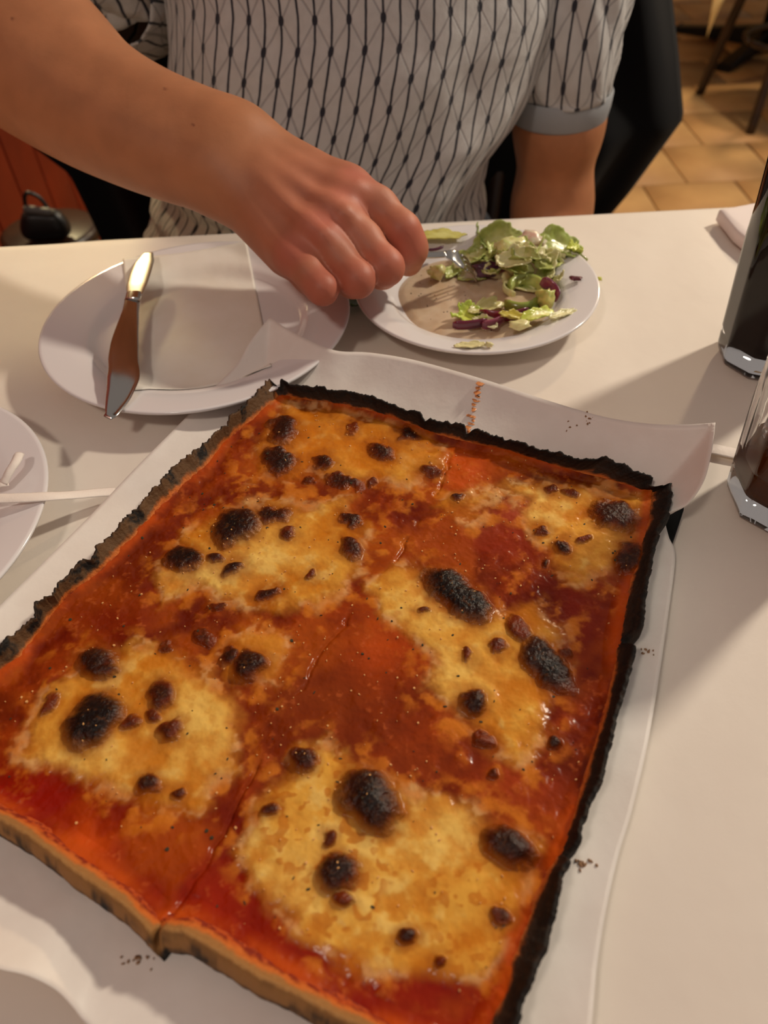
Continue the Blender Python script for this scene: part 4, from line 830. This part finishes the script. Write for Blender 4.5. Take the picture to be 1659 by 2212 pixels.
M_knit = knit('grey_knit', (196, 192, 190)); M_rib = mat('rib_knit', (150, 152, 156), .85, bump=[(500, .3, .001)])
# torso of the shirt: rings fitted to its two outlines
zs_ = [.50, .60, .665, .73, .80, .87, .95, 1.02, 1.08, 1.12, 1.145]
def xat(x, y, Y): p = py(x, y, Y); return p[0], p[2]
lft = [xat(322, 495, .90), xat(330, 440, .90), xat(352, 300, .90), xat(356, 180, .90), xat(352, 90, .90), xat(345, 0, .90)]
rgt = [xat(1030, 478, .90), xat(1036, 380, .90), xat(1070, 300, .90), xat(1125, 230, .90), xat(1160, 150, .90), xat(1185, 80, .90), xat(1215, 0, .90)]
lx = lambda z: np.interp(z, [p[1] for p in lft], [p[0] for p in lft]); rx = lambda z: np.interp(z, [p[1] for p in rgt], [p[0] for p in rgt])
nz_, na_ = 150, 260
Zr = np.linspace(.50, 1.145, nz_); ang = np.linspace(0, 2*np.pi, na_, endpoint=False); SV = []; SUV = []
xl = np.interp(Zr, [.5, .64, .90, 1.02, 1.06, 1.10, 1.145], [-.29, lx(.64), lx(.90), -.245, -.22, -.15, -.072]); 
xl = np.where((Zr > .64) & (Zr < .9), lx(Zr), xl); xr = np.interp(Zr, [.5, .64, .90, 1.02, 1.06, 1.10, 1.145], [.12, rx(.64), rx(.90), .265, .23, .15, .072]); xr = np.where((Zr > .64) & (Zr < .9), rx(Zr), xr)
yf = np.interp(Zr, [.5, .66, .74, .85, .95, 1.05, 1.10, 1.145], [.80, .752, .752, .775, .81, .85, .87, .885]); yb = np.interp(Zr, [.5, .7, .9, 1.02, 1.10, 1.145], [1.07, 1.07, 1.08, 1.08, 1.03, .99])
for i, z in enumerate(Zr):
    cx0, a_ = (xl[i]+xr[i])/2, (xr[i]-xl[i])/2; cy0, b_ = (yf[i]+yb[i])/2, (yb[i]-yf[i])/2
    c_, s_ = np.cos(ang), np.sin(ang); e = .86
    X_ = cx0+a_*np.sign(c_)*np.abs(c_)**e; Y_ = cy0+b_*np.sign(s_)*np.abs(s_)**e
    arcl = np.r_[0, np.cumsum(np.hypot(np.diff(X_), np.diff(Y_)))]
    wr = (fbm(ang*2+5, np.full(na_, z*9), 1.3, 3, 3)-.5)*.018*sstep(1.1, .8, np.array(z)) + .010*sstep(.80, .66, np.array(z))*np.sin(z*150+X_*14+3*fbm(X_, np.full(na_, z), 9, 5, 2))*np.exp(-((X_+.17)/.10)**2) + .006*np.sin((X_*.8-z)*55+1)*np.exp(-((X_-.10)/.09)**2)*sstep(.92, .78, np.array(z))
    nx2 = np.cos(ang); ny2 = np.sin(ang); SV.append(np.stack([X_+nx2*wr, Y_+ny2*wr, np.full(na_, z)+.012*np.sin(ang*3)*0], 1))
    # cloth coordinate around the body: constant pitch measured at chest level
    SUV.append(np.stack([np.interp(np.arange(na_), np.arange(na_), arcl*(1.27/arcl[-1])), np.full(na_, z)], 1))
SV = np.concatenate(SV); SUV = np.concatenate(SUV)
shirt = mesh('polo_shirt', SV, gfaces(nz_, na_, True), M_knit, person, uv=SUV)
# seam faces at the back share the wrap; the back of the cloth is out of sight
def sleeve(axis, rads, name, cuffh, seed, lump=.006, squash=1.):
    n, k = 70, 110; c = spline(axis, n); rad = np.interp(np.linspace(0, 1, n), np.linspace(0, 1, len(rads)), rads); tg_ = np.gradient(c, axis=0); tg_ /= np.linalg.norm(tg_, axis=1)[:, None]
    u = np.cross(tg_[0], [0, 1, 0]); V = []; UV = []; al = np.r_[0, np.cumsum(np.linalg.norm(np.diff(c, axis=0), axis=1))]
    for i in range(n):
        u = u-tg_[i]*(u@tg_[i]); u /= np.linalg.norm(u); w = np.cross(tg_[i], u); a = np.linspace(0, 2*np.pi, k, endpoint=False)
        q = i/(n-1); r = rad[i]*(1+lump/rad[i]*((fbm(np.cos(a)*1.5+seed, np.sin(a)*1.5+al[i]*14, 1.5, seed, 3)-.5)*2*sstep(0, .4, np.array(q))) + .035*np.sin(a*9+6*al[i]*20)*sstep(.45, .95, np.array(q))*sstep(1.0, .9, np.array(q)))
        V.append(c[i]+r[:, None]*(np.cos(a)[:, None]*u+np.sin(a)[:, None]*w*squash)); UV.append(np.stack([a*.062, np.full(k, -al[i])], 1))
    o = mesh(name, np.concatenate(V), gfaces(n, k, True), M_knit, person, uv=np.concatenate(UV)); solid(o, .002, -1)
    if cuffh:
        e = c[-1]; V = []; t_ = tg_[-1]; a = np.linspace(0, 2*np.pi, k, endpoint=False)
        for d_, r_ in ((-.003, rad[-1]*.98), (0, rad[-1]*1.015), (cuffh*.5, rad[-1]*1.0), (cuffh-.002, rad[-1]*.965), (cuffh, rad[-1]*.95), (cuffh-.003, rad[-1]*.92), (0, rad[-1]*.93)):
            V.append(e+t_*d_+r_*(np.cos(a)[:, None]*u+np.sin(a)[:, None]*w*squash))
        mesh('cuff', np.concatenate(V), gfaces(7, k, True), M_rib, o)
    return o
cufft = py(1212, 196, .90)
sleeve([SHL+np.array([-.10, 0, .035]), SHL+np.array([-.03, 0, .012]), SHL+np.array([.012, -.01, -.05]), py(1226, 70, .90), cufft], [.045, .068, .070, .066, .060, .0565], 'sleeve', .026, 3, .007)
sr0 = SHR+np.array([.01, 0, .03])
sleeve([SHR+np.array([.10, .01, .03]), SHR+np.array([.02, 0, .012]), SHR+np.array([-.03, -.03, -.03]), pd(270, -60, .80), pd(195, -45, .755)], [.045, .070, .078, .082, .082, .068], 'sleeve', 0, 5, .010)
# trousers, shoes, hair
M_tr = mat('navy_trousers', (24, 26, 34), .8, bump=[(60, .2, .003)])
tg2 = [(.05, .05, [(np.array([-.10, .97, .555]), np.array([.07, .97, .555]), .105, .105)])]
for sx_ in (-1, 1):
    hx_ = -.015+sx_*.095; kx = -.015+sx_*.13
    tg2.append((.05, .05, [(np.array([hx_, .95, .545]), np.array([kx, .50, .545]), .088, .066), (np.array([kx, .50, .545]), np.array([kx, .55, .11]), .066, .050)]))
mesh('trousers', *snets(tg2, .008), M_tr, person)
M_shoe = mat('black_shoe', (18, 17, 17), .4)
for sx_ in (-1, 1):
    kx = -.015+sx_*.13; mesh('shoe', *snets([(.03, .03, [(np.array([kx, .58, .045]), np.array([kx, .40, .04]), .042, .036), (np.array([kx, .57, .05]), np.array([kx, .56, .09]), .042, .045)])], .006), M_shoe, person)
hair = [(.02, .02, [(hp(-.025, .055, -.04), hp(.025, .055, -.04), .078, .078), (hp(-.04, .085, .03), hp(.04, .085, .03), .048, .048), (hp(0, .0, -.07), hp(0, -.03, -.06), .062, .05)])]
mesh('hair', *snets(hair, .006), mat('dark_hair', (40, 26, 18), .5, bump=[(160, .5, .004)]), person)
for sx_ in (-1, 1):
    V, Fc = revolve([(0, -.011), (.008, -.008), (.011, 0), (.008, .008), (0, .011)], (0, 0, 0), 16); mesh('eye', V+hp(sx_*.031, .002, .074), Fc, mat('eye_white', (210, 205, 200), .2), person)

# ================================================================== chairs and the draped jacket
def chair(loc, rz, label, group=None, sc=1.):
    ch = empty('bentwood_chair', (loc[0], loc[1], 0), label, 'chair', group); Rm = np.array([[math.cos(rz), -math.sin(rz), 0], [math.sin(rz), math.cos(rz), 0], [0, 0, 1]]); L0 = np.array([loc[0], loc[1], 0.])
    tr = lambda P: np.asarray(P, float)@Rm.T+L0
    V, Fc = revolve([(0, .455), (.17, .455), (.195, .458), (.205, .45), (.203, .435), (.19, .425), (0, .425)], (0, 0, 0), 48); mesh('seat', tr(V), Fc, M_darkwood, ch)
    for sx_ in (-1, 1):
        mesh('leg', tr(tube(spline([(sx_*.15, -.14, .43), (sx_*.18, -.175, .22), (sx_*.205, -.21, 0.0)], 12), .017, 12)[0]), tube(spline([(0, 0, 0), (0, 0, .1), (0, 0, .2)], 12), .017, 12)[1], M_darkwood, ch)
        P = [(sx_*.215, .22, 0.0), (sx_*.185, .185, .25), (sx_*.165, .165, .45), (sx_*.18, .20, .70), (sx_*.15, .225, .84)]
        mesh('leg', tr(tube(spline(P, 24), .016, 12)[0]), tube(spline(P, 24), .016, 12)[1], M_darkwood, ch)
    a = np.linspace(0, 2*np.pi, 40); V, Fc = tube(np.stack([.176*np.cos(a), .172*np.sin(a), np.full(40, .235)], 1), .0105, 10); mesh('ring_stretcher', tr(V), Fc, M_darkwood, ch)
    P = [(-.15, .225, .84), (-.10, .235, .90), (0, .24, .92), (.10, .235, .90), (.15, .225, .84)]; V, Fc = tube(spline(P, 24), .016, 12); mesh('back_rail', tr(V), Fc, M_darkwood, ch)
    P = [(-.17, .19, .62), (0, .215, .62), (.17, .19, .62)]; V, Fc = tube(spline(P, 16), .012, 10); mesh('back_slat', tr(V), Fc, M_darkwood, ch)
    return ch
chair((.03, 1.0), 0, 'dark bentwood chair under the seated person, mostly hidden by a black jacket')
chair((1.58, 3.02), math.pi+.12, 'dark bentwood chair standing on the tiles in front of the far table')
# jacket hanging over the chair back
n_, k_ = 60, 120; zj = np.linspace(.965, .30, n_); uj = np.linspace(0, 1, k_)
xR = np.interp(zj, [.30, .45, .52, .63, .72, .81, .965], [.36, .39, .44, .505, .475, .44, .36]); xL = np.interp(zj, [.30, .5, .6, .68, .8, .965], [-.44, -.46, -.475, -.55, -.50, -.30])
JX = xL[:, None]+(xR-xL)[:, None]*uj[None]; fo = .022*np.sin(uj*26+1.2*np.sin(zj*4)[:, None])+.012*np.sin(uj*51+2+zj[:, None]*6)
JY = 1.165+fo*sstep(.96, .80, zj)[:, None]+.0*JX + .05*(abs(uj-.5)*2)[None]**3
JV = np.stack([JX, JY, zj[:, None]+.0*JX+.015*np.sin(uj*9)[None]*sstep(.45, .30, zj)[:, None]], -1)
# top row folds back over the chair rail and hangs behind
bk = JV[::-1].copy(); bk[..., 1] = 1.285+fo[::-1]*.6; top_ = JV[:1].copy(); top_[..., 1] = 1.225; top_[..., 2] = .985
JV = np.concatenate([bk, top_, JV]); jk = mesh('jacket', JV.reshape(-1, 3), gfaces(len(JV), k_), mat('black_wool', (9, 9, 12), .9, var=(6, (6, 6, 9)), bump=[(300, .2, .001)], Sheen_Weight=.02, Specular_IOR_Level=.2))
tag(jk, 'black jacket draped over the chair back behind the seated person', 'jacket'); solid(jk, .006)

# ================================================================== things further back
table((1.82, 3.74), .40, .40, .0, 'dark pedestal table with a hanging cream cloth beyond the bentwood chair')
def cloth_square(c, hx, drop, z, rz, label, m):
    n = 70; a = np.linspace(-1, 1, n)*(hx+drop); Xq, Yq = np.meshgrid(a, a); dx1 = np.maximum(abs(Xq)-hx, 0); dy1 = np.maximum(abs(Yq)-hx, 0); dd = np.hypot(dx1, dy1)
    Zq = z-dd*.94; k = 1+0*dd; Xo = np.sign(Xq)*np.minimum(abs(Xq), hx+.006)+np.sign(Xq)*dx1*.14; Yo = np.sign(Yq)*np.minimum(abs(Yq), hx+.006)+np.sign(Yq)*dy1*.14
    Rm = np.array([[math.cos(rz), -math.sin(rz)], [math.sin(rz), math.cos(rz)]]); Q = np.stack([Xo, Yo], -1)@Rm.T; V = np.concatenate([Q+np.asarray(c), Zq[..., None]], -1).reshape(-1, 3)
    o = mesh('tablecloth', V, gfaces(n, n), m); solid(o, .001); return tag(o, label, 'tablecloth')
M_cream = mat('cream_cloth', (226, 200, 140), .8, bump=[(40, .2, .003)])
cloth_square((1.82, 3.74), .40, .43, T+.0005, .0, 'cream cloth with hanging corners on the far table beyond the chair', M_cream)
table((1.86, 2.45), .34, .34, .2, 'dark pedestal table whose iron foot shows on the tiles beside the chair')

st = empty('stool', (-.60, 1.36, 0), 'dark round stool beside the red board wall carrying a small bag', 'stool')
V, Fc = revolve([(0, .45), (.08, .45), (.09, .445), (.09, .43), (.08, .42), (0, .42)], (-.60, 1.36, 0), 40); mesh('seat', V, Fc, M_darkwood, st)
for k in range(4):
    a = k*math.pi/2+.5; d = np.array([math.cos(a), math.sin(a), 0]); V, Fc = tube([np.array([-.60, 1.36, .43])+d*.06, np.array([-.60, 1.36, 0])+d*.15], .015, 12); mesh('leg', V, Fc, M_darkwood, st)
bc = np.array([-.585, 1.31, .452])
bag = empty('handbag', bc, 'small black bag with a grey clasp standing on the stool', 'bag')
P_ = lambda a, b, c: bc+np.array([a, b, c])*.46
mesh('pouch', *snets([(.03, .03, [(P_(-.06, 0, .035), P_(.06, .01, .035), .016, .016), (P_(-.04, .005, .09), P_(.045, .01, .085), .013, .013)])], .005), mat('black_leather', (22, 20, 20), .4, bump=[(200, .3, .001)]), bag)
mesh('flap', *snets([(.02, .02, [(P_(-.03, -.02, .13), P_(.05, -.02, .115), .008, .008)])], .004), mat('grey_trim', (92, 88, 84), .5), bag)
mesh('handle', *tube(spline([P_(-.05, .01, .11), P_(-.03, .0, .17), P_(-.01, .0, .185), P_(.02, .01, .16), P_(.04, .01, .11)], 20), .0035, 10), mat('black_leather'), bag)
